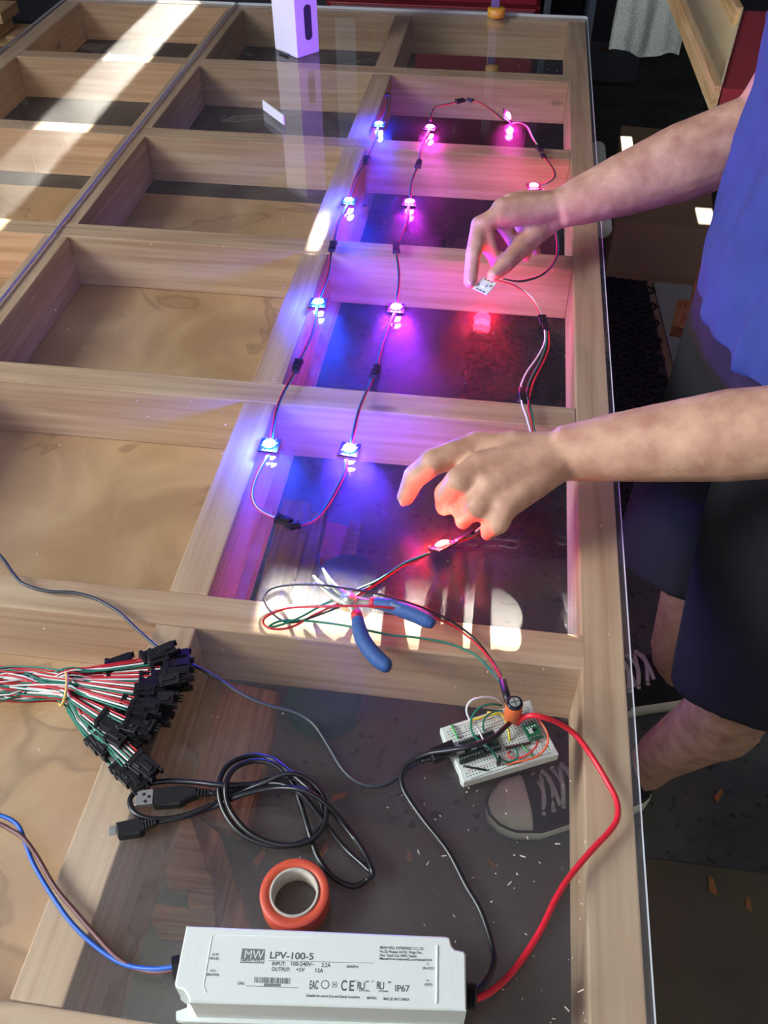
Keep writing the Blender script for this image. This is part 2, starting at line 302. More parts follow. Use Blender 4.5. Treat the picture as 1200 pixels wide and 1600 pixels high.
def text(s, x0, y0, x1, hpx, z, m, name, parent, y1=None, rot90=0, depth=.00012):
    """flat printed lettering whose baseline runs from pixel (x0, y0) to (x1, y1) on the height z"""
    if y1 is None: y1 = y0+(x1-x0)*.03
    P0, P1 = W(x0, y0, z), W(x1, y1, z); u = (P1-P0).normalized(); v = Vector((-u.y, u.x, 0))
    hv = abs((W(x0+(hpx if rot90 else 0), y0-(0 if rot90 else hpx), z)-P0).dot(v))
    cu = bpy.data.curves.new('t', 'FONT'); cu.body = s; cu.size = 1; cu.offset = .018 if m.startswith('print') else .0
    t = bpy.data.objects.new('t', cu); C.objects.link(t); bpy.context.view_layer.update()
    me = bpy.data.meshes.new_from_object(t.evaluated_get(bpy.context.evaluated_depsgraph_get())); bpy.data.objects.remove(t)
    n = len(me.vertices); co = np.zeros(n*3); me.vertices.foreach_get('co', co); co = co.reshape(-1, 3)
    sx = (P1-P0).length/max(co[:, 0].max(), 1e-6); sy = hv/.70
    off = parent_world(parent)
    out = [tuple(P0+u*(c[0]*sx)+v*(c[1]*sy)+Vector((0, 0, depth))-off) for c in co]
    me.vertices.foreach_set('co', np.array(out).ravel()); me.update(); me.name = name; me.materials.clear(); me.materials.append(M[m])
    o = bpy.data.objects.new(name, me); C.objects.link(o); o.parent = parent; return o

# ------------------------------------------------------------------ room
XL, XR, YF, YB, ZC = -2.5, 2.6, -2.5, 4.4, 2.75
struct('floor', MB().box((XL-1.5, YF, -.05), (XR, YB+.1, 0)), 'concrete')
struct('ceiling', MB().box((XL, YF, ZC), (XR, YB, ZC+.05)), 'ceiling_paint')
def holed(u0, u1, z0, z1, holes, mk):
    us = sorted({u0, u1, *[h[0] for h in holes], *[h[1] for h in holes]}); zs = sorted({z0, z1, *[h[2] for h in holes], *[h[3] for h in holes]})
    mb = MB()
    for a, b in zip(us, us[1:]):
        for c, d in zip(zs, zs[1:]):
            um, zm = (a+b)/2, (c+d)/2
            if not any(h[0] < um < h[1] and h[2] < zm < h[3] for h in holes): mk(mb, a, b, c, d)
    return mb
tanE = math.tan(SUN_E)
def zhit(y, z): return TZ+z+tanE*(YB-y)
SUN_GAPS = [(-.835, -.738, zhit(2.5, 0), zhit(.75, 0)),                 # openings added to shape the sun; tall gap: streak over the far bays
        (-.186, .10, zhit(.515, 0), zhit(.468, 0)),                 # slot: the sun strip on the near crossbeam
        (-.271, -.256, zhit(1.235, 0), zhit(1.14, 0)),              # chink: the spot on the lengthwise beam
        (.366, .400, zhit(3.0, -.573), zhit(2.80, -.573)), (.555, .600, zhit(2.53, -.573), zhit(2.43, -.573))]   # spots on the carton
struct('wall_back', holed(XL, XR, 0, ZC, SUN_GAPS, lambda m, a, b, c, d: m.box((a, YB, c), (b, YB+.012, d))), 'wall_dark')
struct('wall_left', holed(YF, YB, 0, ZC, [(-1.8, 1.2, 1.65, 2.6)], lambda m, a, b, c, d: m.box((XL-.05, a, c), (XL, b, d))), 'wall_paint')
struct('wall_right', MB().box((XR, YF, 0), (XR+.05, YB, ZC)), 'wall_paint')
struct('wall_front', holed(XL, XR, 0, ZC, [(-1.55, .35, 1.9, 2.7)], lambda m, a, b, c, d: m.box((a, YF-.05, c), (b, YF, d))), 'wall_paint')

# ------------------------------------------------------------------ table frame
XB = [-1.0580, -.6676, -.2778, .1081]; WB = .038; HB = .081
YC = [-.24, .1131, .4701, .7985, 1.1442, 1.4987, 1.843, 2.1995]
frame = thing('table_frame', 'large fir table frame of crossbeams and lengthwise pieces under the clear sheets', 'table', (-.45, 1.0, 0))
def beam(a, b, m, ch=.0016): return MB().box(a, b).build('beam', m, frame, bevel=ch)
for i, y in enumerate(YC):
    if i in (0, 7): beam((XB[0], y, TZ-HB), (XB[3]+WB, y+WB, TZ), 'fir_x')
    else: beam((XB[0]+WB, y, TZ-HB), (XB[3]+(.004 if i == 2 else 0), y+WB, TZ-random.uniform(0, .0006)), 'fir_x')
for x in (XB[0], XB[3]): beam((x, YC[0]+WB, TZ-HB), (x+WB, YC[7], TZ-.0003), 'fir_y')
for x in XB[1:3]:
    for a, b in zip(YC, YC[1:]): beam((x, a+WB+.0006, TZ-HB), (x+WB, b-.0006, TZ-random.uniform(.0002, .001)), 'fir_y')
bp1 = MB().box((XB[0], -.24, TZ-HB-.018), (-.229, 1.45, TZ-HB-.0005)).build('bottom_panel', 'plywood', frame)
bp2 = MB().box((XB[0], 1.452, TZ-HB-.018), (-.229, 2.2, TZ-HB-.0005)).build('bottom_panel', 'plywood_dark', frame); bp2['label'] = 'dark weathered bottom panel'
for x, y in ((-.95, -.1), (-.62, -.1), (-.95, 1.9), (-.62, 1.9)):
    MB().box((x, y, 0), (x+.089, y+.038, TZ-HB-.018)).build('leg', 'fir_y', frame, bevel=.002)

# ------------------------------------------------------------------ acrylic sheets
AZ = .0062     # top of the sheets over the wood
def rrect(x0, y0, x1, y1, r, n=5):
    pts = []
    for cx, cy, a0 in ((x1-r, y0+r, -90), (x1-r, y1-r, 0), (x0+r, y1-r, 90), (x0+r, y0+r, 180)):
        for k in range(n+1): a = math.radians(a0+90*k/n); pts.append(Vector((cx+r*math.cos(a), cy+r*math.sin(a), 0)))
    return pts
def sheet(x0, x1, label):
    p = rrect(x0, -.23, x1, 2.222, .008); n = len(p)
    t = thing('acrylic_sheet', label, 'sheet', ((x0+x1)/2, 1, TZ+.0008))
    me = MB(); me.loft([[q+Vector((0, 0, TZ+.0008)) for q in p], [q+Vector((0, 0, TZ+AZ)) for q in p]])
    o = me.build('pane', 'acrylic', t); o.data.materials.append(M['acrylic_edge'])
    for pl in o.data.polygons:
        if abs(pl.normal.z) < .5: pl.material_index = 1
    return t
sheet(-.6500, .1505, 'clear acrylic sheet carrying the lights, tools and power supply')
sheet(-1.06, -.6506, 'clear acrylic sheet crossed by the bright streak of sun')

# ------------------------------------------------------------------ power supply
ps = thing('power_supply', 'white plastic power supply with printed label lying on the clear sheet', 'power supply', W(500, 1510, AZ))
ZP = .043
outline = WL([(291, 1446), (697, 1463), (703, 1465), (706, 1477), (711, 1483), (725, 1486), (728, 1491), (729, 1579), (296, 1566), (293, 1556), (287, 1547), (274, 1542), (273, 1536)], ZP)
MB().prism(outline, TZ+AZ+.0045, TZ+ZP, .0012, .0012).build('case', 'white_plastic', ps)
cen = sum(outline, Vector())/len(outline); flange = []
A_, B_, C_, D_ = W(291, 1446, ZP), W(727, 1464, ZP), W(729, 1579, ZP), W(273, 1562, ZP)
U_ = (C_-D_).normalized(); V_ = Vector((-U_.y, U_.x, 0))
def PSU(a, b): return D_+U_*a+V_*b
LN = (C_-D_).length
fl = [PSU(-.001, .016), PSU(-.004, .010), PSU(.0015, .0075), PSU(.0015, .0045), PSU(-.005, .002), PSU(-.004, -.003), PSU(.0, -.004), PSU(LN, -.002), PSU(LN, .03), PSU(LN-.01, .0475), PSU(.004, .0475), PSU(.002, .03)]
MB().prism(fl, TZ+AZ, TZ+AZ+.005, .0005, .0005).build('mounting_flange', 'white_plastic', ps)
lip = [W(332, 1463, ZP), W(318, 1540, ZP), W(322, 1552, ZP)]
MB().tube(WL([(497, 1464), (336, 1460), (331, 1464), (318, 1541), (322, 1551)], ZP), .0004, 6).build('label_border', 'emboss', ps)
MB().tube(WL([(683, 1477), (682, 1568)], ZP), .0008, 6).build('label_border', 'emboss', ps)
T = lambda s, x0, y0, x1, h, m='print', **k: text(s, x0, y0, x1, h, ZP, m, 'label_print', ps, **k)
T('LPV-100-5', 420.5, 1497.5, 489.5, 10.5); T('INPUT:', 424.5, 1508.4, 446, 6.2); T('100-240V~', 453, 1508.8, 491, 6.2); T('2.2A', 502, 1511, 516.5, 6.2); T('50/60Hz', 541, 1512, 560.5, 4)
T('OUTPUT:', 424, 1517.2, 453, 6.2); T('+5V', 462, 1518, 476, 6.2); T('12A', 491, 1519.2, 505, 6.2)
T('S/N:', 371, 1538.5, 382, 4.5); T('IP67', 616.5, 1549, 640, 10); T('Suitable for use in Dry and Damp Locations', 478, 1557.5, 562, 4.4); T('MW01', 573, 1561.4, 588, 4.2); T('MADE IN CHINA', 599, 1562.8, 640, 4.4)
T('MEAN WELL ENTERPRISES CO.,LTD.', 593.5, 1482.6, 662.5, 4.2); T('No.28, Wuquan 3rd Rd., Wugu Dist.,', 593.3, 1488.6, 660, 4.2); T('New Taipei City 24891,Taiwan', 593.1, 1494.4, 651, 4.2); T('Manual:www.meanwell.com/manual.html', 592.9, 1499.6, 674.5, 4.2)
T('V-', 666.5, 1508, 671, 3.6); T('(BLACK)', 660, 1514.4, 677.8, 3.8); T('V+', 666, 1534, 671, 3.6); T('(RED)', 663, 1540, 675.6, 3.8)
T('ACN', 331, 1493, 341, 3.8); T('(BLUE)', 327.5, 1499, 341.5, 3.8); T('ACL', 328, 1518.4, 338, 3.8); T('(BROWN)', 322, 1524.4, 342, 3.8)
T('EAC', 483, 1545, 497, 13); T('c', 553.5, 1534, 556.5, 4); T('us', 571, 1535, 576, 4); T('c', 580.7, 1535, 583.7, 4); T('us', 606, 1536, 611, 4); T('E352401', 561, 1549, 577, 2.8); T('E352400', 591.5, 1550, 606.5, 2.8)
for x in (557.5, 588):
    T('R', x, 1545, x+5.5, 11.5); T('U', x+4.5, 1546, x+12, 11.5)
T('C', 532, 1547.5, 541.5, 16); T('E', 544.5, 1548, 553, 16); T('CB', 504.2, 1541.6, 511.6, 6)
T('AC IN', 305, 1513, 309, 8, m='emboss', y1=1472, rot90=1); T('DC OUT', 707, 1561, 705, 8, m='emboss', y1=1505, rot90=1)
def flatpoly(px, m, name='label_print', dz=.0001, z=ZP, parent=None): 
    return MB().prism(WL(px, z), TZ+z-.0002, TZ+z+dz).build(name, m, parent or ps)
flatpoly([(378.6, 1482), (414.2, 1483.2), (412.3, 1505.6), (375.2, 1504.6)], 'print_grey')
text('MW', 380.5, 1497.3, 411.6, 13, ZP, 'white_plastic', 'label_print', ps, depth=.0003, y1=1498.5)
flatpoly([(377.2, 1499.2), (412, 1500.2), (411.4, 1503.8), (376.8, 1502.8)], 'white_plastic', dz=.0002); text('MEAN WELL', 378.5, 1502.4, 410.4, 3.2, ZP, 'print', 'label_print', ps, depth=.0003, y1=1503.3)
flatpoly([(420, 1500.6), (585, 1504.6), (585, 1505.2), (420, 1501.2)], 'print'); flatpoly([(384, 1540), (466, 1543.2), (466, 1544), (384, 1540.8)], 'print')
for k in range(34):
    x = 397+57*k/34; w_ = random.choice((.5, .7, 1.1)); y = 1526.4+k*.06
    flatpoly([(x+.6, y), (x+.6+w_, y), (x+w_, y+9), (x, y+9)], 'print')
flatpoly([(412.6, 1536.6), (439, 1537.6), (438.4, 1541.6), (412, 1540.8)], 'print_grey')
for rr, mm, dz in ((6.6, 'print', .0001), (5.2, 'white_plastic', .00015)):
    flatpoly([(508+rr*math.cos(a), 1538.4+rr*1.05*math.sin(a)) for a in np.linspace(0, 2*math.pi, 18)[:-1]], mm, dz=dz)
for a, mm, dz in (((518.5, 1534.3, 526.5, 1542.8), 'print_grey', .0001), ((519.5, 1535.3, 525.5, 1541.8), 'white_plastic', .00015), ((520.7, 1536.8, 524.2, 1540.3), 'print_grey', .0002)):
    flatpoly([(a[0], a[1]), (a[2], a[1]), (a[2], a[3]), (a[0], a[3])], mm, dz=dz)
for x, y in ((337, 1484), (333, 1508.5), (670, 1520.5), (670, 1546)): flatpoly([(x+1.7*math.cos(a), y+1.7*math.sin(a)) for a in np.linspace(0, 2*math.pi, 10)[:-1]], 'emboss')
g0 = W(726, 1557, .022)
rings = [W(726+k*3.1, 1555.5+k*.4, .022) for k in range(7)]
MB().tube(rings, [.0085, .0085, .007, .0085, .007, .0085, .006], 14, flat=.9).build('output_grommet', 'black_plastic', ps)
MB().tube(WL([(283, 1510, .022), (271, 1513, .022)]), .0075, 12).build('input_grommet', 'black_plastic', ps)
MB().tube(WL([(743, 1551, .023), (757, 1537, .022), (771, 1509, .016), (770, 1482, .011), (752, 1425, .0095), (728, 1383, .0095), (700, 1330, .0095), (664, 1284, .0095), (642, 1253, .0095), (630, 1232, .010), (627, 1212, .011), (634, 1197, .013), (652, 1184, .016), (672, 1177, .020), (700, 1173, .027), (727, 1168, .033), (757, 1159, .035), (775, 1150, .034), (786, 1139, .030), (796, 1130, .022)]), .0021, 10, 6).build('black_output_cable', 'black_cable', ps, True)
MB().tube(WL([(743, 1561, .023), (766, 1550, .020), (795, 1525, .012), (824, 1487, .0095), (848, 1447, .0095), (868, 1405, .0095), (890, 1370, .0095), (925, 1328, .0095), (953, 1298, .0095), (965, 1276, .0095), (963, 1250, .0095), (948, 1220, .0095), (925, 1182, .011), (900, 1149, .017), (875, 1131, .026), (850, 1121, .034), (830, 1118, .034), (814, 1123, .026), (808, 1131, .018)]), .0023, 10, 6).build('red_output_cable', 'red_cable', ps, True)
MB().tube(WL([(278, 1509, .022), (245, 1514, .018), (210, 1511, .013), (180, 1500, .010), (143, 1473, .0085), (110, 1440, .0085), (85, 1405, .0085), (65, 1373, .0085), (50, 1345, .0085), (40, 1318, .0085), (32, 1296, .0085), (22, 1284, .0085), (0, 1274, .0085), (-60, 1260, .0085)]), .0017, 8, 5).build('blue_input_wire', 'blue_wire', ps, True)
MB().tube(WL([(278, 1514, .020), (240, 1519, .016), (205, 1510, .012), (178, 1492, .0105), (150, 1462, .009), (118, 1425, .0085), (85, 1385, .0085), (62, 1345, .0085), (44, 1318, .011), (30, 1304, .011), (15, 1296, .0085), (0, 1288, .0085), (-60, 1268, .0085)]), .0017, 8, 5).build('brown_input_wire', 'brown_wire', ps, True)

# ------------------------------------------------------------------ string of lights
def wire3(parent, path, cols=('red', 'black', 'green'), rr=.00075, sp=.0012, z=None, names=None, n=5):
    P = spline([Vector(p) for p in path], n)
    for i, c in enumerate(cols):
        pts = []
        for k, p in enumerate(P):
            t = (P[min(k+1, len(P)-1)]-P[max(k-1, 0)]); t.z = 0; t = t.normalized() if t.length > 1e-9 else Vector((1, 0, 0))
            side = Vector((-t.y, t.x, 0)); tw = .6*math.sin(k*.35+i)
            pts.append(p+side*sp*(i-1)+Vector((0, 0, .0006*tw+.0006)))
        MB().tube(pts, rr, 6).build((names[i] if names else c+'_wire'), c+'_wire', parent, True)
def plug(parent, p, d, female, name='connector', m='black_plastic', s=1.):
    """small three-way connector half at p, pointing along d"""
    d = Vector(d).normalized(); x = d.cross(Vector((0, 0, 1))); x = x.normalized() if x.length > 1e-4 else Vector((1, 0, 0)); z = x.cross(d); mb = MB(); p = Vector(p)
    L_, w_, h_ = (.0075*s, .0045*s, .0028*s) if female else (.0055*s, .0037*s, .0022*s)
    mb.obox(p, d*L_, x*w_, z*h_)
    mb.obox(p-d*L_*.9+z*0, d*.0012*s, x*w_*1.18, z*h_*1.15)
    if female:
        mb.obox(p+z*h_*1.1+d*L_*.25, d*L_*.5, x*w_*.35, z*.0007*s)
        for sd in (-1, 1): mb.obox(p+d*(L_*1.12)+x*sd*w_*.8, d*L_*.18, x*w_*.16, z*h_*.8)
    else:
        mb.obox(p+z*h_*1.25-d*L_*.2, d*L_*.75, x*w_*.25, z*.0005*s)
        for sd in (-1, 0, 1): mb.obox(p+d*L_*1.25+x*sd*w_*.55, d*L_*.3, x*w_*.12, z*h_*.2)
    return mb.build(name, m, parent, bevel=.0003)
LED = [((592, 195), (606, 148), (0.015, .03, 1), 'blue', 'blue light module at the far loose end of the string'),
       ((545, 315), (572, 252), (.015, .04, 1), 'blue', 'blue light module second from the loose end, over the lengthwise beam'),
       ((497, 474), (519, 387), (.015, .05, 1), 'blue', 'cyan blue light module midway along the lengthwise beam'),
       ((421, 696), (464, 574), (.02, .05, 1), 'blue', 'pale blue light module above the red pigtail loop, on the lengthwise beam'),
       ((546, 703), (455, 816), (.07, .035, 1), 'violet', 'white violet light module between crossbeams, past the bottom connector'),
       ((619, 482), (587, 580), (.30, .02, 1), 'violet', 'pink white light module over the dark rubber mat'),
       ((640, 317), (619, 387), (.6, .02, .9), 'magenta', 'magenta light module lying over the open bay with the black stool'),
       ((672, 200), (654, 256), (0.85, .03, .65), 'magenta', 'magenta light module near the red tool chest, before the far bend'),
       ((792, 188), (727, 158), (0.9, .03, .5), 'pink', 'pink light module tipped on its edge at the far bend'),
       ((834, 292), (846, 239), (1, .03, .22), 'pink', 'pinkish red light module just behind the far wrist')]
LEDROOT = []; PC = .011
def mod_frame(i):
    c = W(*LED[i][0], AZ+.002); a = W(*LED[i][1], AZ+.002); d = (a-c); d.z = 0; return c, d.normalized()
def led_core(t, c, d, up, col, on=True, face_mat='pcb_black', e=1.0, drop=None):
    x = d.cross(up).normalized(); mb = MB().obox(c, d*PC, x*PC, up*.0008); pb = mb.build('circuit_board', face_mat, t)
    pads = MB()
    for sd in (-1, 1):
        for k in (-1, 0, 1): pads.obox(c+d*sd*PC*.84+x*k*.005+up*.001, d*.0012, x*.0013, up*.0004)
        pads.obox(c+x*sd*PC*.7+d*.003*sd+up*.0012, d*.0018, x*.001, up*.0006)
    pads.build('solder_pad', 'solder', pb)
    ch = MB().obox(c+up*.0018, d*.0027, x*.0027, up*.001).build('light_chip', 'white_plastic', t)
    if on:
        hot = tuple(min(1, .12+.9*k) for k in col) if col[0] > .2 else (.07, .62, 1)
        m = mat('glow_'+str(len(M)), (1, 1, 1), .5, emit=hot, es=14)
        MB().lathe((0, 0, 0), [(.0026, 0), (.0025, .0006), (.0018, .0013), (.0006, .0016)], 14)
        dome = MB(); xx, yy = d, x
        dome.loft([[c+up*(.0026+h)+(xx*math.cos(a)+yy*math.sin(a))*r for a in np.linspace(0, 2*math.pi, 15)[:-1]] for r, h in ((.0072, 0), (.0069, .0008), (.0048, .0018), (.0010, .0021))])
        dome.build('bloom_dome', m, ch)  # dome widened past the chip to stand for its bloom
        l = bpy.data.lights.new('chip_light', 'POINT'); l.color = col; l.energy = 1.15*e*(2.0 if col[2] > .95 else 1.3 if col[2] > .6 else 1); l.shadow_soft_size = .007
        o = bpy.data.objects.new('chip_light', l); C.objects.link(o); o.parent = t; o.location = c+up*.0085-Vector(t.location)
UPZ = Vector((0, 0, 1)); GL = 'addressable light modules on the clear sheet'
conn = [W(*l[1], AZ+.003) for l in LED]
seq = list(range(10))
for i in seq:
    c, _ = mod_frame(i); prev = conn[i]; nxt = conn[i+1] if i < 9 else W(845, 335, .012)
    dd = (nxt-prev) if i not in (3, 4) else ((c-prev) if i == 3 else (nxt-c) if False else (conn[5]-c))
    if i == 3: dd = c-conn[3]
    dd.z = 0; dd = dd.normalized(); up = UPZ
    if i == 8: up = Vector((.75, -.25, .6)).normalized(); dd = (dd-up*dd.dot(up)).normalized(); c = c+Vector((0, 0, .007))
    if i == 9: dd = (W(834, 318, AZ)-W(820, 270, AZ)).normalized()
    t = thing('light_module', LED[i][4], 'light', c, GL); LEDROOT.append((t, c, dd))
    led_core(t, c, dd, up, LED[i][2], e=(1.15, 1.1, 1.1, 1.2, 1.1, .9, .7, .6, .5, .75)[i])
def halfway(a, b, bow):
    m = (a+b)/2; d = b-a; return m+Vector((-d.y, d.x, 0)).normalized()*bow
CLOSE = .009
links = {0: ([(598, 178), (604, 160)], None)}
for i in range(10):
    t, c, d = LEDROOT[i]; p = conn[i]
    # inlet wires: connector i -> module i
    path_in = {4: WL([(467.5, 820.5), (488, 815), (508, 795), (526, 765), (539, 738), (541, 718)], AZ+.001),
               8: WL([(738, 158), (752, 162), (768, 172), (780, 182), (786, 188)], AZ+.002),
               9: WL([(850, 246), (858, 255), (866, 268), (866, 278), (856, 286), (842, 290)], AZ+.001)}.get(i)
    if path_in is None: path_in = [p+(c-p).normalized()*CLOSE, halfway(p, c, (.004, -.005, .004, -.006, 0, .003, -.003, .004, 0, 0)[i]), c-(c-p).normalized()*PC*.8]
    pin = Vector(path_in[0]); dirn = (Vector(path_in[1])-pin).normalized()
    wire3(t, path_in)
    plug(t, pin-dirn*.005+Vector((0, 0, .001)), -dirn, False, 'connector_plug')
    if i < 9:
        q = conn[i+1]
        path_out = {3: WL([(420, 712), (408, 730), (398, 752), (394, 775), (401, 793), (417, 804), (437, 811.5)], AZ+.001),
                    7: WL([(672, 190), (675, 176), (682, 167), (700, 163), (716, 159)], AZ+.001),
                    8: WL([(800, 194), (812, 193), (824, 199), (832, 215), (842, 231)], AZ+.002)}.get(i)
        if path_out is None: path_out = [c+(q-c).normalized()*PC*.8, halfway(c, q, (.003, -.004, .005, 0, .004, -.004, .004, 0, 0)[i]), q-(q-c).normalized()*CLOSE]
        wire3(t, path_out, ('red', 'white', 'green') if i in (3, 8) else ('red', 'black', 'green')); e_ = Vector(path_out[-1]); dirn = (e_-Vector(path_out[-2])).normalized()
        plug(t, e_+dirn*.004+Vector((0, 0, .001)), dirn, True, 'connector_socket')
    else:
        wire3(t, WL([(838, 302, .01), (852, 322, .008), (868, 360, .008), (870, 400, .008), (850, 428, .009), (815, 440, .020), (786, 436, .034)]))
# module held by the far hand
hc = W(757, 447, .036); hd = (W(745, 462, .030)-W(772, 430, .042)).normalized(); hu = Vector((-.25, -.55, .8)); hu = (hu-hd*hu.dot(hd)).normalized()
tH = thing('light_module', 'module seen from its pale back, pinched by the far hand, red light beneath', 'light', hc, GL)
led_core(tH, hc, hd, hu, (0, 0, 0), on=False, face_mat='pcb_white')
MB().obox(hc-hu*.0018, hd*.0027, hd.cross(hu)*.0027, hu*.001).build('light_chip', mat('glow_held', (1, 1, 1), .5, emit=(1, .2, .2), es=4), tH)
_l = bpy.data.lights.new('chip_light', 'POINT'); _l.color = (1, .02, .06); _l.energy = .6; _l.shadow_soft_size = .012
_o = bpy.data.objects.new('chip_light', _l); C.objects.link(_o); _o.parent = tH; _o.location = -hu*.008
wire3(tH, WL([(770, 436, .038), (786, 441, .034), (803, 446, .026), (822, 458, .016), (836, 474, .011), (845, 492, .0095)]), ('red', 'white', 'white'), names=('red_wire', 'white_wire', 'white_wire'))
plug(tH, W(848, 500, AZ+.004), W(851, 512, AZ)-W(846, 495, AZ), True, 'connector_socket')
# lit red module by the near hand with the lead back towards the far hand
rc = W(692, 853, AZ+.008); rd = (W(716, 842, AZ)-W(666, 867, AZ)).normalized(); ru = Vector((-.5, .35, .8)); ru = (ru-rd*ru.dot(rd)).normalized()
tR = thing('light_module', 'red light module tipped up beside the near hand\'s fingertips', 'light', rc, GL); led_core(tR, rc, rd, ru, (1, .02, .015), e=.9)
plug(tR, W(852, 509, AZ+.004), W(848, 500, AZ)-W(853, 514, AZ), False, 'connector_plug')
lead_w = [(851, 516, .010), (851, 535, .009), (840, 557, .009), (822, 583, .009), (813, 608, .009), (816, 632, .009), (824, 656, .010), (830, 690, .016), (815, 740, .022), (780, 795, .020), (745, 829, .014), (722, 841, .013), (712, 845, .0135)]
lead_g = [(854, 517, .010), (853, 540, .009), (843, 566, .009), (829, 592, .009), (823, 615, .009), (830, 640, .009), (833, 660, .010), (835, 692, .015), (818, 742, .021), (782, 797, .019), (746, 831, .0125), (722, 843, .012), (711, 847, .0125)]
lead_r = [(857, 518, .010), (858, 542, .009), (848, 568, .009), (834, 596, .009), (827, 622, .009), (826, 640, .0105), (831, 662, .010), (833, 694, .014), (821, 744, .020), (784, 799, .018), (747, 833, .011), (722, 845, .011), (710, 849, .0115)]
for pts, c in ((lead_w, 'white'), (lead_g, 'green'), (lead_r, 'red')): MB().tube(WL(pts), .0011, 7, 5).build(c+'_wire', c+'_wire', tR, True)
MB().tube(WL([(812.5, 606, .009), (812.3, 615, .009), (814, 626, .009)]), .0017, 8).build('heat_shrink', 'black_plastic', tR, True)
MB().tube(WL([(824, 606, .009), (823, 615, .009), (826, 626, .009)]), .0016, 8).build('heat_shrink', 'black_plastic', tR, True)
MB().tube(WL([(741, 831, .0135), (728, 838, .0125), (714, 845, .0125)]), .0022, 8).build('sleeve', 'black_plastic', tR, True)

# loose end connector at the head of the string is the plug of module one (built above)
# ------------------------------------------------------------------ long feed harness from breadboard to the red module
fh = thing('wire_harness', 'loose loop of black, red and green wires across the pliers', 'wires', W(500, 960, AZ))
Z8 = AZ+.002
black_p = [(672, 864, .013), (650, 874, .010), (628, 884, Z8), (575, 918, Z8), (535, 945, .020), (500, 960, .011), (462, 972, Z8), (440, 969, Z8), (421, 953, Z8), (413, 934, Z8), (424, 920, .009), (452, 914, .010), (500, 914, .026), (545, 920, .028), (590, 928, .028), (640, 942, .027), (690, 962, .020), (735, 992, .010), (765, 1026, .012), (784, 1058, .024), (790, 1078, .032)]
red_p = [(670, 866, .012), (648, 877, .009), (626, 887, Z8), (566, 927, Z8), (528, 944, .018), (492, 960, .010), (462, 977, Z8), (440, 983, Z8), (420, 981, Z8), (411, 972, Z8), (420, 961, .009), (452, 950, .010), (500, 948, .022), (550, 947, .029), (590, 948, .029), (630, 953, .025), (690, 970, .012), (725, 990, .010), (757, 1020, .013), (780, 1053, .024), (788, 1078, .032)]
green_p = [(671, 864, .0145), (650, 872, .012), (628, 882, .010), (590, 907, .0095), (560, 920, .014), (538, 930, .021), (505, 945, .012), (468, 965, .0095), (440, 976, Z8), (420, 980, Z8), (432, 972, .010), (455, 969, .009), (500, 972, .009), (548, 979, .014), (575, 985, .019), (610, 992, .012), (650, 996, .009), (700, 1005, .009), (740, 1022, .010), (765, 1045, .014), (781, 1066, .024), (787, 1080, .032)]
for pts, c in ((black_p, 'black'), (red_p, 'red'), (green_p, 'green')): MB().tube(WL(pts), .0011, 7, 5).build(c+'_wire', c+'_wire', fh, True)
MB().tube(WL([(785, 1062, .026), (789, 1078, .033), (793, 1092, .034), (796, 1104, .028)]), .0032, 9, 3).build('sleeve', 'black_plastic', fh, True)

# ------------------------------------------------------------------ pliers
pl = thing('pliers', 'needle-nose pliers with blue grips lying open across the near crossbeam', 'pliers', W(560, 960, AZ)); ZJ = AZ+.012
def jaw(p, r, name): return MB().tube(WL(p, ZJ), r, 8, 4, flat=.62).build(name, 'steel_satin', pl, True)
jaw([(489, 899), (505, 917), (524, 932), (543, 942), (550, 948), (558, 962)], [.0009, .0030, .0046, .0062, .0048, .0032], 'jaw')
jaw([(504, 888), (515, 908), (530, 925), (543, 936), (556, 938), (580, 941)], [.0009, .0030, .0048, .0062, .0044, .0030], 'jaw')
MB().lathe(W(544, 940, ZJ), [(.0075, -.006), (.0078, .0045), (.006, .0056), (.003, .0058), (.0028, .0066), (.0005, .0068)], 20).build('pivot', 'steel_satin', pl, True)
g1 = MB().tube(WL([(558.5, 965, ZJ), (561, 980, ZJ), (567, 999, ZJ-.001), (578, 1016, ZJ-.002), (592, 1031, ZJ-.003), (604, 1040, ZJ-.003), (610, 1043, ZJ-.003)]), [.0050, .0064, .0072, .0074, .0074, .0066, .004], 12, 4).build('grip', 'blue_grip', pl, True)
MB().tube(WL([(556.5, 957.5, ZJ), (558.5, 967, ZJ)]), [.0050, .0055], 12).build('collar', 'red_grip', g1, True)
g2 = MB().tube(WL([(585, 942, ZJ), (603, 945, ZJ+.002), (626, 952, ZJ+.005), (650, 961, ZJ+.007), (668, 970, ZJ+.008), (677, 976, ZJ+.008)]), [.0052, .0064, .0072, .0073, .0068, .004], 12, 4).build('grip', 'blue_grip', pl, True)
MB().tube(WL([(578, 941, ZJ), (587, 942.5, ZJ)]), [.0050, .0055], 12).build('collar', 'red_grip', g2, True)
text('CircuitSpec', 609, 945.5, 640, 4.6, ZJ+.0115, 'silk', 'grip_print', pl, y1=953.5)
MB().tube(WL([(566, 951, ZJ), (566, 958, ZJ-.002), (564, 967, ZJ-.001)]), .0003, 6, 3).build('spring', 'steel', pl)

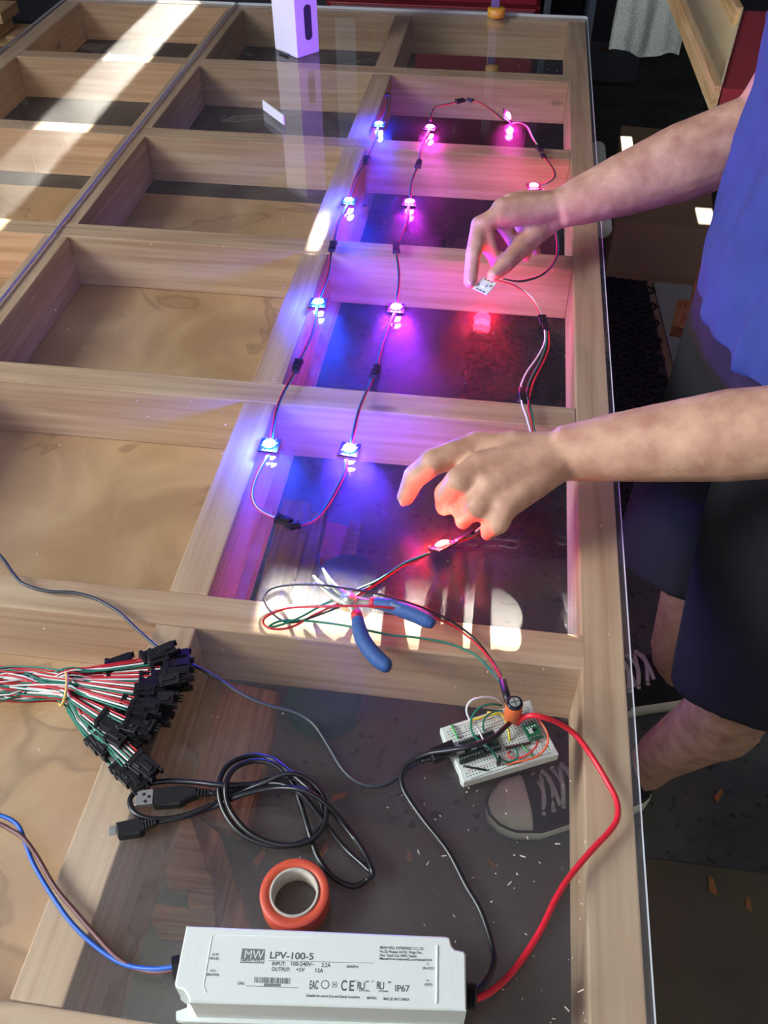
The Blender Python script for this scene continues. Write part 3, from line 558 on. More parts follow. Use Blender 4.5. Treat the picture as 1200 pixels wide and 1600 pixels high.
# ------------------------------------------------------------------ breadboard and what is plugged in
ZB = .0150
bb = thing('breadboard', 'white solderless breadboard with parts plugged in, on the clear sheet', 'breadboard', W(780, 1160, AZ))
bbp = WL([(688, 1137), (828, 1093), (838, 1116), (842, 1119), (872, 1175), (873, 1178), (725, 1222), (720, 1216), (718, 1205), (704, 1176), (695, 1158)], ZB)
MB().prism(bbp, TZ+AZ, TZ+ZB, .0008, .0008).build('body', 'breadboard', bb)
def BC(px, py): return W(690+px*.15833, 1060+py*.15833, ZB)
e1 = (W(828, 1093, ZB)-W(688, 1137, ZB)); LB = e1.length; e1.normalize(); e2 = Vector((e1.y, -e1.x, 0)); OB = W(688, 1137, ZB)
def B2(a, b, z=0): return OB+e1*a+e2*b+Vector((0, 0, z))
holes = MB()
for j in range(30):
    a = .0043+j*.00252
    for b in (.0058, .0083): 
        if j % 6 != 5: holes.obox(B2(a, b, .0), e1*.00045, e2*.00045, UPZ*.0001)
    for b in [.0135+k*.00252 for k in range(5)]+[.0285+k*.00252 for k in range(5)]: holes.obox(B2(a, b), e1*.00045, e2*.00045, UPZ*.0001)
    for b in (.0446, .0471):
        if j % 6 != 5: holes.obox(B2(a, b), e1*.00045, e2*.00045, UPZ*.0001)
o = holes.build('holes', 'hole', bb); o['kind'] = 'stuff'
MB().obox(B2(LB/2, .0261), e1*LB*.49, e2*.0013, UPZ*.00012).build('centre_groove', 'groove', bb)
for b, m in ((.0036, 'rail_red'), (.0105, 'rail_blue'), (.0426, 'rail_red'), (.0498, 'rail_blue')): MB().obox(B2(LB/2, b), e1*LB*.43, e2*.00022, UPZ*.00012).build('rail_line', m, bb)
# microcontroller board
mc = thing('microcontroller_board', 'dark green microcontroller board with pin rows plugged in the breadboard', 'circuit board', BC(350, 660))
zc_ = ZB+.0045
q = [W(690+x*.15833, 1060+y*.15833, zc_) for x, y in ((115, 640), (505, 500), (588, 690), (192, 820))]
MB().prism(q, TZ+zc_-.0016, TZ+zc_).build('circuit_board', 'pcb_dark_green', mc)
def Q(a, b, z=0): return (q[0]*(1-a)*(1-b)+q[1]*a*(1-b)+q[2]*a*b+q[3]*(1-a)*b)+Vector((0, 0, z))
mu = (q[1]-q[0]).normalized(); mv = (q[2]-q[1]).normalized()
for b in (.09, .91):
    for k in range(14): MB().obox(Q(.04+k*.0708, b, .0006), mu*.0007, mv*.0007, UPZ*.001).build('pin', 'solder', mc)
    MB().obox(Q(.5, b, -.0030), mu*.0180, mv*.0012, UPZ*.0013).build('pin_header', 'black_plastic', mc)
MB().obox(Q(.62, .5, .0008), mu*.0038, mv*.0038, UPZ*.0008).build('processor', 'chip', mc)
MB().obox(Q(.06, .5, .0014), mu*.0032, mv*.0036, UPZ*.0013).build('usb_socket', 'steel', mc)
MB().obox(Q(.22, .42, .0012), mu*.002, mv*.0018, UPZ*.0012).build('button', 'black_plastic', mc)
MB().obox(Q(.4, .6, .0008), mu*.0022, mv*.0014, UPZ*.0007).build('crystal', 'steel', mc)
MB().obox(Q(.83, .4, .0008), mu*.0016, mv*.0016, UPZ*.0006).build('small_chip', 'chip', mc)
# level shifter
lsb = thing('shifter_board', 'bright green breakout board near the capacitor on the breadboard', 'circuit board', BC(895, 520))
zg = ZB+.0045; q2 = [W(690+x*.15833, 1060+y*.15833, zg) for x, y in ((795, 460), (922, 412), (1003, 572), (872, 612))]
MB().prism(q2, TZ+zg-.0016, TZ+zg).build('circuit_board', 'pcb_green', lsb)
gu = (q2[1]-q2[0]).normalized(); gv = (q2[2]-q2[1]).normalized()
def Q2(a, b, z=0): return (q2[0]*(1-a)*(1-b)+q2[1]*a*(1-b)+q2[2]*a*b+q2[3]*(1-a)*b)+Vector((0, 0, z))
for b in (.1, .9):
    for k in range(4): MB().obox(Q2(.14+k*.24, b, .0005), gu*.0007, gv*.0007, UPZ*.0008).build('pin', 'solder', lsb)
MB().obox(Q2(.36, .5, .0001), gu*.0018, gv*.0022, UPZ*.0001).build('print_square', 'silk', lsb); MB().obox(Q2(.62, .5, .0004), gu*.0016, gv*.0012, UPZ*.0005).build('small_chip', 'chip', lsb)
for k in range(4): MB().obox(Q2(.2+k*.2, .27, .0001), gu*.0005, gv*.0008, UPZ*.0001).build('print_mark', 'silk', lsb)
MB().obox(Q2(.5, .5, -.003), gu*.0045, gv*.005, UPZ*.0014).build('pin_header', 'black_plastic', lsb)
# capacitor
cb = W(800, 1121, ZB+.006); cp = thing('capacitor', 'big round capacitor in orange sleeve standing on the breadboard', 'capacitor', cb)
MB().lathe(cb, [(.0064, 0), (.0070, .0008), (.0070, .0200), (.0066, .0205)], 26).build('sleeve', 'orange_sleeve', cp, True)
MB().lathe(cb, [(.0064, .0196), (.0067, .0204), (.0066, .0220), (.0058, .0228), (.0046, .0229)], 26).build('can', 'cap_black', cp, True)
MB().lathe(cb+UPZ*.02285, [(.0043, 0), (.0042, .0004), (.0003, .0004)], 24).build('vent_top', 'steel_satin', cp)
for a in (.4, 1.97): MB().obox(cb+UPZ*.02335, Vector((math.cos(a), math.sin(a), 0))*.004, Vector((-math.sin(a), math.cos(a), 0))*.00025, UPZ*.00015).build('vent_groove', 'chip', cp)
for s_ in (-1, 1): MB().tube([cb+e1*.0022*s_+UPZ*.001, cb+e1*.0026*s_-UPZ*.0065], .0004, 6).build('leg', 'solder', cp)
def BW(pts): return [W(690+p[0]*.15833, 1060+p[1]*.15833, p[2]) for p in pts]
Zb = ZB+.0005
def jumper(name_label, m, pts, r=.00065, cap=None):
    o = MB().tube(BW(pts), r, 7, 5).build('jumper_wire', m, None, True); base_of(o); return tag(o, name_label, 'wire', 'jumper wires on the breadboard')
jumper('tall white jumper wire arching over the breadboard from the capacitor', 'white_wire', [(597, 240, .028), (550, 205, .034), (470, 186, .038), (380, 188, .041), (300, 214, .041), (255, 265, .038), (247, 330, .034), (280, 410, .030), (345, 485, .028), (395, 570, .026), (425, 650, .022), (437, 712, Zb)], .0009)
jumper('green jumper wire arching from capacitor over the microcontroller to the black pin', 'green_wire', [(592, 268, .028), (530, 255, .033), (450, 258, .035), (370, 292, .035), (310, 360, .033), (288, 440, .031), (298, 520, .029), (345, 590, .027), (420, 645, .026), (490, 710, .023), (535, 770, .019), (558, 825, Zb)], .0009)
jumper('short green jumper wire bent over the top pin row', 'green_wire', [(605, 318, .024), (545, 322, .024), (480, 345, .024), (430, 390, .023), (410, 450, .020), (415, 520, Zb)], .0008)
jumper('yellow jumper wire lying along the far rail of the breadboard', 'yellow_wire', [(300, 465, Zb), (302, 412, .018), (380, 390, .019), (470, 362, .019), (540, 350, .019), (600, 348, .019), (615, 362, Zb)], .0009)
jumper('yellow jumper wire bending down to the middle of the breadboard', 'yellow_wire', [(455, 335, Zb), (520, 340, .020), (585, 350, .021), (620, 395, .021), (645, 470, .021), (665, 540, .020), (670, 615, Zb)], .0009)
jumper('orange jumper wire looping round the shifter board to the near rail', 'orange_wire', [(950, 408, Zb), (985, 440, .022), (1030, 510, .022), (1052, 580, .022), (1042, 650, .021), (1000, 720, .020), (930, 775, .019), (840, 805, .019), (740, 825, .018), (640, 852, Zb)], .0008)
jumper('red jumper wire hooked between shifter board and near rows', 'jumper_red', [(947, 612, Zb), (942, 650, .020), (905, 705, .021), (845, 755, .020), (770, 780, .019), (700, 785, .018), (665, 765, .018), (660, 735, .018), (682, 722, Zb)], .0008)
jumper('green jumper wire sagging in a loop on the near rows', 'green_wire', [(712, 682, Zb), (742, 710, .020), (752, 750, .020), (735, 790, .019), (690, 818, .018), (640, 822, .018), (590, 800, .018), (565, 765, Zb)], .0008)
jumper('small green jumper wire beside the purple pin row', 'jumper_green', [(795, 662, Zb), (800, 668, ZB+.0022), (900, 770, ZB+.0022), (905, 775, Zb)], .0007)
jumper('bright green short jumper wire near the breadboard corner', 'jumper_green', [(100, 468, Zb), (103, 474, ZB+.0024), (155, 575, ZB+.0024), (158, 582, Zb)], .0009)
jumper('black short jumper wire lying flat on the near rail', 'black_wire', [(232, 866, Zb), (240, 869, ZB+.002), (420, 902, ZB+.002), (430, 904, Zb)], .0009)
hp = thing('pin_strip', 'strip of purplish header pins below the shifter board', 'pin strip', BC(755, 660))
for k in range(9): 
    p = BW([(650+k*27, 686-k*6.3, ZB+.001)])[0]; MB().obox(p, e1*.0012, e2*.0007, UPZ*.0012).build('pin', 'purple_pin', hp)
MB().tube(BW([(645, 688, ZB+.0022), (872, 634, ZB+.0022)]), .0006, 6).build('bar', 'purple_pin', hp)
for lab, x, y, h in (('small black component standing at the near edge of the microcontroller', 412, 760, .008), ('small black component at the end of the green arching jumper', 558, 850, .009)):
    p = W(690+x*.15833, 1060+y*.15833, ZB)
    o = MB().lathe(p, [(.0014, 0), (.0017, .001), (.0017, h-.001), (.001, h)], 12).build('black_component', 'black_plastic', None, True); base_of(o); tag(o, lab, 'component')

# ------------------------------------------------------------------ USB lead into the board
us = thing('usb_cable', 'thin slate USB cable trailing over the beams into the microcontroller board', 'cable', W(520, 1180, AZ))
MB().tube(WL([(-40, 835), (0, 868), (22, 898), (40, 914), (75, 924), (115, 926), (150, 936), (185, 956), (215, 984), (250, 1014), (290, 1034), (330, 1054), (375, 1083), (415, 1101), (460, 1113), (490, 1131), (513, 1165), (532, 1197), (552, 1218), (578, 1228), (605, 1224), (628, 1210), (645, 1197), (660, 1189, .011)], AZ+.0016), .0016, 8, 5).build('cord', 'slate_cable', us, True)
MB().tube(WL([(656, 1190, .012), (661, 1188, .0125), (666, 1186.5, .013), (671, 1185, .0135), (676, 1183.5, .014)]), [.0016, .0030, .0022, .0032, .003], 10).build('strain_relief', 'black_plastic', us, True)
d_ = (W(712, 1169, .0155)-W(676, 1184, .0145)).normalized(); x_ = d_.cross(UPZ).normalized()
MB().obox(W(692, 1175, .0185), d_*.0105, x_*.0058, UPZ*.0034).build('plug_body', 'black_plastic', us, bevel=.001)
MB().obox(W(713, 1168, .0200), d_*.003, x_*.0034, UPZ*.0009).build('plug_tip', 'steel', us)

# ------------------------------------------------------------------ coiled USB cable
cu_ = thing('usb_cable', 'thick black USB cable coiled in a loop with both plugs loose', 'cable', W(425, 1260, AZ))
cpth = [(328, 1240, .013), (352, 1237, .012), (390, 1228, .011), (430, 1216, .012), (468, 1221, .014), (497, 1245, .016), (503, 1283, .013), (475, 1314, .010), (430, 1322, .009), (380, 1305, .009), (350, 1268, .011), (342, 1228, .015), (356, 1196, .013), (390, 1181, .010), (424, 1186, .010), (452, 1206, .017), (485, 1234, .021), (520, 1270, .013), (552, 1308, .010), (574, 1342, .012), (580, 1362, .014), (566, 1350, .013), (536, 1322, .010), (500, 1276, .016), (472, 1242, .023), (440, 1225, .020), (400, 1225, .015), (350, 1227, .018), (300, 1222, .013), (252, 1221, .010), (220, 1230, .009), (203, 1250, .009), (212, 1271, .010), (242, 1280, .010), (285, 1275, .010), (330, 1258, .011), (370, 1240, .010), (410, 1224, .0175), (450, 1208, .023), (482, 1218, .020), (508, 1250, .018), (506, 1290, .017), (478, 1316, .015), (432, 1319, .014), (388, 1300, .014), (358, 1262, .016), (353, 1226, .021), (368, 1200, .018), (398, 1189, .015), (430, 1196, .015), (456, 1222, .013), (470, 1256, .012), (483, 1300, .012), (497, 1340, .009), (522, 1372, .009), (552, 1385, .009), (574, 1374, .010), (582, 1362, .017), (568, 1330, .013), (540, 1290, .010), (505, 1252, .023), (470, 1234, .027), (425, 1232, .020), (375, 1243, .016), (330, 1262, .009), (285, 1277, .0095), (246, 1284, .010)]
MB().tube(WL(cpth), .0021, 9, 5).build('cord', 'black_cable', cu_, True)
def oriented(name, a, b, hw, hh, m, par, bev=.0008):
    d = (b-a); l = d.length/2; d.normalize(); x = d.cross(UPZ).normalized(); z = x.cross(d)
    return MB().obox((a+b)/2, d*l, x*hw, z*hh).build(name, m, par, bevel=bev)
Zu = AZ+.0062
mp = MB(); 
oriented('plug_shell', W(212, 1249, Zu), W(240, 1246, Zu), .0062, .0024, 'steel', cu_, .0005)
for k, (a, b) in enumerate(((225, 1241), (233, 1244.5), (227, 1252))): MB().lathe(W(a, b, Zu+.0024), [(.0014, 0), (.0014, .0002), (.0004, .0002)], 10).build('shell_hole', 'chip', cu_)
MB().prism(WL([(239, 1233), (290, 1228), (308, 1231), (309, 1243), (291, 1250), (281, 1257), (240, 1260)], Zu), TZ+AZ, TZ+AZ+.0085, .0012, .0014).build('plug_body', 'black_plastic', cu_)
for k in range(4): oriented('strain_ring', W(309+k*5.4, 1238.5+k*.3, Zu), W(312.4+k*5.4, 1238.6+k*.3, Zu), .0030-.0002*k, .0028, 'black_plastic', cu_, .0003)
oriented('plug_shell', W(170, 1299, Zu), W(182, 1297, Zu), .0034, .0010, 'steel', cu_, .0003)
MB().prism(WL([(181, 1286), (217, 1278), (223, 1281), (225, 1298), (219, 1303), (184, 1308)], Zu), TZ+AZ, TZ+AZ+.0085, .0014, .0016).build('plug_body', 'black_plastic', cu_)
for k in range(5): oriented('strain_ring', W(223+k*4.6, 1291-k*1.4, Zu), W(226+k*4.6, 1290.2-k*1.4, Zu), .0040-.0004*k, .0034-.0002*k, 'black_plastic', cu_, .0003)

# ------------------------------------------------------------------ tape roll
tc_ = W(462, 1405, .012); tc_.z = TZ+AZ
tp = thing('tape_roll', 'roll of orange electrical tape lying behind the white power supply', 'tape', tc_)
MB().lathe(tc_, [(.0172, .0003), (.0238, 0), (.0243, .0008), (.0243, .0178), (.0238, .0185), (.0172, .0182), (.0172, .0003)], 56, cap=False).build('tape', 'orange_tape', tp, True)
MB().lathe(tc_, [(.0154, .0002), (.0173, .0001), (.0173, .0190), (.0154, .0188), (.0154, .0002)], 48, cap=False).build('core', 'cardboard_core', tp, True)

# ------------------------------------------------------------------ bundle of connector pigtails
NP = 84; GB = 'pigtails in the rubber-banded bundle'
rnd = random.Random(11)
for k in range(NP):
    ring = k % 4; f = (k*.618) % 1.0; ang = math.radians(-16+62*f); lay = (k*7 % NP)/NP
    R = 120+106*((k*.377+.13) % 1)*(1 if .05 < f < .75 else .8); zz = AZ+.0045+.030*lay*max(.25, 1-abs(f-.45)*1.3)
    ex, ey = 62+R*math.cos(ang), 1080+R*1.02*math.sin(ang)-6
    p = W(ex, ey, zz); q_ = W(62+(R-40)*math.cos(ang+rnd.uniform(-.12, .12)), 1080+(R-40)*math.sin(ang)-4, zz+.002)
    d = (p-q_).normalized(); d.z += rnd.uniform(-.25, .2); d.normalize()
    t = thing('pigtail', 'short three-wire pigtail with black plug in the rubber-banded bundle', 'pigtail', p, GB)
    plug(t, p, d, k % 2 == 0, 'connector', s=1.42)
    bz = .0085+.022*rnd.random(); by = 1051+47*f*.9+rnd.uniform(-4, 4)
    b0 = W(98, by, bz); tail = W(-75-rnd.uniform(0, 40), 1042+50*rnd.random(), .0085+.018*rnd.random()); mid = W(12, 1046+45*((f+rnd.uniform(-.25, .25)) % 1), .009+.02*rnd.random())
    bk = p-d*.008
    x = d.cross(UPZ).normalized()
    for j, c in enumerate(('red', 'white', 'green')):
        off = x*(.0026*(j-1)); jit = Vector((0, rnd.uniform(-.004, .004), rnd.uniform(-.002, .002)))
        m1 = (b0*.55+bk*.45)-d*.01+off*.6
        MB().tube([tail+jit*2, mid+jit, b0+jit*.6, m1, bk-d*.006+off, bk+off], .00082, 6, 4).build(c+'_wire', c+'_wire', t, True)
rb = []
for a in np.linspace(0, 2*math.pi, 22): rb.append(W(98+6*math.sin(a)+3*math.cos(a), 1075-27*math.cos(a)*1.0, .0215+.0155*math.sin(a)))
o = MB().tube(rb, .0013, 8).build('rubber_band', 'rubber_band', None, True); base_of(o); tag(o, 'tan rubber band round the bundle of pigtails', 'rubber band')

# ------------------------------------------------------------------ small things at the table's far side
def P2(px, py, z=AZ): p = W(px, py, z); return Vector((p.x, p.y, 0))
a, b, c = P2(430, 77), P2(465, 92), P2(491, 78)
u = (b-a); v = Vector((-u.y, u.x, 0)).normalized()*((c-b).dot(Vector((-u.y, u.x, 0)).normalized()))
bx = thing('carton', 'tall white slim box with oval window standing on the far sheet', 'box', ((a+b)/2+v/2)+Vector((0, 0, TZ+AZ)))
MB().prism([a, b, b+v, a+v], TZ+AZ+.0005, TZ+.30).build('box', 'box_white', bx, bevel=.0015)
un, vn = u.normalized(), v.normalized(); wc = b+v*.55+un*.0005; wz0, wz1 = TZ+.035, TZ+.100
slot = []
for k in range(20):
    aa = 2*math.pi*k/20; zc2 = wz1-.008 if math.sin(aa) > 0 else wz0+.008; slot.append(wc+vn*(.009*math.cos(aa))+Vector((0, 0, zc2+.008*math.sin(aa))))
n_ = len(slot); MB().loft([[p+un*.0006 for p in slot], [p-un*.001 for p in slot]]).build('window', 'window_film', bx)
MB().obox((a+b)/2-vn*.006+Vector((0, 0, TZ+AZ+.003)), un*.014, vn*.003, UPZ*.0012).build('flap_clip', 'clamp_bar', bx)
cl = thing('bar_clamp', 'grey bar clamp with yellow pad gripping the far edge beam', 'clamp', W(775, 22, AZ))
MB().lathe(W(775, 26, AZ), [(.018, 0), (.0195, .002), (.0195, .016), (.017, .018)], 20).build('pad', 'clamp_yellow', cl, True)
p = W(773, 24, AZ); MB().box((p.x-.010, p.y-.006, TZ+AZ+.016), (p.x+.010, p.y+.006, TZ+.26)).build('bar', 'clamp_bar', cl, bevel=.0015)
MB().lathe(W(775, 26, AZ)+Vector((0, 0, -.118)), [(.014, 0), (.016, .003), (.016, .012), (.013, .0145)], 16).build('lower_pad', 'clamp_yellow', cl, True)
MB().box((p.x-.008, p.y+.042, TZ-.112), (p.x+.008, p.y+.056, TZ+.26)).build('rail', 'clamp_bar', cl); MB().box((p.x-.007, p.y-.004, TZ-.125), (p.x+.007, p.y+.056, TZ-.112)).build('lower_jaw', 'clamp_bar', cl)
MB().box((p.x-.007, p.y-.004, TZ+.245), (p.x+.007, p.y+.056, TZ+.262)).build('upper_jaw', 'clamp_bar', cl)
p0, p1 = W(412, 172, AZ), W(444, 196, AZ); d = (p1-p0).normalized(); x = Vector((-d.y, d.x, 0))
o = MB().obox((p0+p1)/2+UPZ*.0095, d*(p1-p0).length/2, x*.0012, UPZ*.0085).build('acrylic_offcut', 'box_white', None); base_of(o); tag(o, 'small white plastic sliver standing on edge before the white box', 'offcut')
# pale tube along the table's side
o = MB().tube([(.163, 1.668, TZ-.05), (.164, 1.66, TZ-.05), (.164, 1.36, TZ-.05), (.163, 1.352, TZ-.05)], [.009, .0155, .0155, .009], 14).build('tube', 'pale_tube', None, True); base_of(o); tag(o, 'pale green plastic tube held against the outer side of the frame', 'tube')

# sawdust specks on the sheet
sp = MB(); r2 = random.Random(5)
for k in range(420):
    if k < 110: x, y = r2.uniform(-.02, .11), r2.uniform(.10, .36)
    else: x, y = r2.uniform(-.62, .14), r2.uniform(.1, 2.1)
    s_ = r2.uniform(.00025, .0008); a = r2.uniform(0, 3.14); el = r2.choice((1, 1, 3)) if k < 110 else 1
    d = Vector((math.cos(a), math.sin(a), 0)); sp.obox((x, y, TZ+AZ+.0003), d*s_*el, Vector((-d.y, d.x, 0))*s_*.5, UPZ*.0003)
o = sp.build('sawdust', 'speck'); o['kind'] = 'stuff'; tag(o, 'pale sawdust specks scattered over the clear sheet', 'sawdust')

# ------------------------------------------------------------------ floor things below and beside the table
F = -TZ
def slab(name, px, z_top, th, m, label, cat, group=None, bevel=.003):
    o = MB().prism(WL(px, z_top), TZ+z_top-th, TZ+z_top).build(name, m, None, bevel=bevel); base_of(o); return tag(o, label, cat, group)
o = MB().box((-.52, -.6, .0003), (2.2, .655, .003)).build('lit_floor_sheet', 'lit_floor'); base_of(o); tag(o, 'brown sheet added over the concrete for its lighter, lit near end', 'board')  # added sheet, its colour carries the better-lit near floor
slab('plank', [(443, 779), (484, 783), (487, 800), (449, 948), (440, 985), (385, 985), (400, 930)], F+.040, .036, 'scrap_y', 'brown plank with two dark knots on the floor under the table', 'plank', 'planks on the floor')
slab('plank', [(487, 800), (508, 800), (470, 985), (441, 985)], F+.028, .026, 'scrap_y', 'narrow brown plank lying beside the knotted plank', 'plank', 'planks on the floor')
slab('painted_strip', [(510, 812), (545, 822), (530, 872), (498, 870)], F+.034, .030, 'red_strip', 'chipped red painted wooden strip on the floor near the pliers tips', 'strip')
slab('offcut', [(546, 812), (566, 815), (551, 880), (533, 878)], F+.02, .017, 'scrap_x', 'pale wood offcut beside the red painted strip', 'offcut')
te = thing('tool_case', 'teal rounded plastic tool case on the floor under the near crossbeam', 'case', W(500, 1000, F))
tpts = []
c4 = WL([(545, 868), (592, 872), (556, 1142), (420, 1140)], F+.02)
cx_, cy_ = -.245, .995
tpts = rrect(-.295, .795, -.168, 1.195, .055)
MB().prism(tpts, .0015, .05, .006, .008).build('shell', 'teal', te, bevel=.002)
MB().prism(rrect(-.28, .93, -.205, 1.12, .03), .049, .0515).build('inset_panel', 'teal_dark', te)
slab('plank', [(338, 1060), (436, 1080), (424, 1150), (386, 1292), (370, 1300), (262, 1262), (300, 1150)], F+.036, .034, 'scrap_y', 'wide dark plank under the coiled cable', 'plank', 'planks on the floor')
slab('plank', [(296, 1268), (343, 1302), (392, 1452), (345, 1452)], F+.055, .018, 'scrap_y', 'dark plank slanting beside the tape roll', 'plank', 'planks on the floor')
slab('plank', [(275, 1262), (300, 1280), (336, 1388), (262, 1384), (258, 1340)], F+.072, .034, 'scrap_x', 'orange brown board end under the USB plug', 'plank', 'planks on the floor')
slab('wood_block', [(294, 1385), (336, 1388), (335, 1418), (292, 1414)], F+.11, .035, 'scrap_x', 'small wood block on the offcut stack near the power supply', 'block', 'wood blocks on the floor')
slab('wood_block', [(240, 1411), (338, 1422), (336, 1450), (236, 1442)], F+.075, .072, 'scrap_x', 'larger wood block at the bottom of the offcut stack', 'block', 'wood blocks on the floor')
r3 = random.Random(3)
for px, py, s_, lab in ((1111, 1383, .016, 'long pointed orange wood chip on the floor beyond the table'), (1168, 1412, .012, 'small orange wood chip near the frame edge of the floor'), (1122, 1242, .014, 'tan wood splinter on the dark concrete'), (638, 1338, .011, 'orange wood chip under the table where the lit floor tone begins'), (530, 1244, .016, 'pinkish wood sliver under the coiled cable'), (503, 1332, .016, 'tan wood sliver above the tape roll'), (405, 1340, .016, 'narrow wood sliver between plank and tape roll'), (767, 1350, .010, 'flat tan wood flake on the brown floor sheet')):
    p = W(px, py, F+.004); a = r3.uniform(0, 3); d = Vector((math.cos(a), math.sin(a), 0)); x = Vector((-d.y, d.x, 0))
    if px == 1111: d = (W(1104, 1370, F)-W(1113, 1398, F)).normalized(); x = Vector((-d.y, d.x, 0))
    if px in (530, 503, 405): d = {530: W(550, 1238, F)-W(518, 1250, F), 503: W(510, 1318, F)-W(497, 1345, F), 405: W(412, 1328, F)-W(398, 1352, F)}[px].normalized(); x = Vector((-d.y, d.x, 0))
    o = MB().prism([p-d*s_-x*s_*.3, p-d*s_*.6+x*s_*.35, p+d*s_, p+d*s_*.5-x*s_*.4], .0033, .006).build('wood_chip', 'chipwood'); base_of(o); tag(o, lab, 'wood chip', 'wood chips on the floor')

# rubber mat with rows of holes
mt = thing('rubber_mat', 'black rubber mat with rows of holes beside the table', 'mat', (.2, 2.0, 0))
MX0, MX1, MY0, MY1 = -.05, .42, 1.28, 2.43; sh = .052
base = MB(); base.box((MX0, MY0, .001), (MX1, MY1, .006)); base.build('sheet', 'rubber', mt)
ringm = MB(); ny = int((MY1-MY0)/.042); nx = int((MX1-MX0)/.042)
for j in range(ny+1):
    for i in range(nx+1):
        cx2 = MX0+.01+i*.042+(.021 if j % 2 else 0); cy2 = MY0+.01+j*.042
        ringm.lathe((cx2, cy2, 0), [(.0125, .006), (.0125, .015), (.0195, .015), (.0205, .006)], 8, cap=False)
o = ringm.build('ring_rows', 'rubber', mt); o['kind'] = 'stuff'
slab('foam_board', [(1010, 438), (1019, 440), (1054, 580), (1062, 640), (1056, 640)], F+.012, .010, 'cardboard', 'tan strip of board between the rubber mat and the foam panel', 'board')
slab('foam_sheet', [(1021, 440), (1086, 446), (1088, 560), (1066, 640), (1056, 580)], F+.014, .012, 'foam_white', 'pale grey foam sheet on the floor beyond the rubber mat', 'foam')
wb = thing('wooden_brace', 'dark wooden brace with a block leaning beside the man\'s shirt', 'brace', W(1070, 560, F))
pa, pb_ = W(1060, 590, F+.05), W(1096, 425, F+.16); d = (pb_-pa); l = d.length/2; d.normalize(); x = d.cross(UPZ).normalized()
MB().obox((pa+pb_)/2, d*l, x*.012, x.cross(d)*.016).build('rail', 'scrap_y', wb)
MB().obox(W(1076, 500, F+.10), d*.045, x*.038, x.cross(d)*.02).build('block', 'scrap_y', wb); MB().box((pa.x-.012, pa.y-.012, .0145), (pa.x+.012, pa.y+.012, .06)).build('foot', 'scrap_y', wb)
# cardboard box
cbx = thing('cardboard_box', 'brown cardboard box on the floor behind the man', 'box', (.47, 2.7, 0))
ca, cb_, cc = P2(943, 430, F), P2(1092, 446, F), None
u = (cb_-ca); un = u.normalized(); vn = Vector((-un.y, un.x, 0)); dp = .66; H = .172
def sidebox(name, p, q_, z0, z1, m, th=.005): 
    d = (q_-p).normalized(); x = Vector((-d.y, d.x, 0))*th; return MB().prism([p, q_, q_+x, p+x], z0, z1).build(name, m, cbx)
ca2, cb2 = ca+vn*dp, cb_+vn*dp
sidebox('panel', ca, cb_, .004, H, 'cardboard'); sidebox('panel', cb_, cb2, .004, H, 'cardboard'); sidebox('panel', cb2, ca2, .004, H, 'cardboard'); sidebox('panel', ca2, ca, .004, H, 'cardboard')
MB().prism([ca, cb_, cb2, ca2], .002, .008).build('bottom', 'cardboard', cbx)
for f0, f1, lab in ((0, .495, 0), (.505, 1, 0)): MB().prism([ca+vn*dp*f0, cb_+vn*dp*f0, cb_+vn*dp*f1, ca+vn*dp*f1], H, H+.004).build('flap', 'cardboard', cbx)
MB().prism([ca-vn*.03, cb_-vn*.03, cb_-vn*.004, ca-vn*.004], .012, .018).build('flap', 'cardboard', cbx)

# ------------------------------------------------------------------ far wall furniture
ch = thing('tool_chest', 'dark red steel tool chest with drawers behind the table', 'tool chest', (-.26, 3.25, 0))
X0, X1, Y0 = -.60, .062, 3.02
MB().box((X0, Y0+.02, .03), (X1, Y0+.47, 1.0)).build('body', 'red_paint', ch, bevel=.004)
for z0, z1 in ((.46, .535), (.545, .62), (.63, .72), (.73, .96), (.30, .45)):
    dr = MB().box((X0+.012, Y0, z0), (X1-.012, Y0+.025, z1)).build('drawer', 'red_paint', ch, bevel=.003)
    MB().box((X0+.02, Y0-.010, z1-.016), (X1-.02, Y0+.002, z1-.006)).build('pull', 'alu', dr)
for x0, x1 in ((X0+.012, -.088), (-.080, X1-.012)):
    dr = MB().box((x0, Y0, .05), (x1, Y0+.025, .285)).build('door', 'red_paint', ch, bevel=.003); MB().box((x0+.02, Y0-.008, .262), (x1-.02, Y0+.002, .272)).build('pull', 'alu', dr)
for x in (X0+.04, X1-.06):
    for y in (Y0+.05, Y0+.4): MB().box((x, y, .001), (x+.03, y+.03, .031)).build('foot', 'black_plastic', ch)
wk = thing('workbench', 'slate grey steel workbench with dark kneehole next to the red chest', 'workbench', (.4, 3.3, 0))
MB().box((.072, 3.02, .001), (.092, 3.5, .90)).build('side_panel', 'slate_paint', wk); MB().box((.205, 3.02, .001), (.225, 3.5, .90)).build('side_panel', 'slate_paint', wk)
MB().box((.092, 3.40, .001), (.205, 3.42, .90)).build('back_panel', 'navy_dark', wk); 
MB().box((.068, 3.0, .90), (1.0, 3.10, .94)).build('worktop', 'slate_paint', wk, bevel=.003); MB().box((.95, 3.02, .001), (.97, 3.5, .90)).build('side_panel', 'slate_paint', wk)
lid = thing('bin_lid', 'grey plastic lid with rounded corners standing on the floor beyond the towel', 'lid', (.42, 3.95, 0))
lp = WL([(925, 68), (996, 72), (1001, 78), (996, 122), (989, 128), (925, 126)], -.42)
y0 = 3.30
def on_plane(px, py, y):
    d = (px-600)/FPX*RGT-(py-800)/FPX*UPV+FWD; t = (y-CAM.y)/d.y; return CAM+d*t
def plane_slab(name, px, y, th, m, par, dy=0.):
    r = [on_plane(a_, b_, y) for a_, b_ in px]; return MB().loft([[p for p in r], [p+Vector((0, th, 0)) for p in r]]).build(name, m, par)
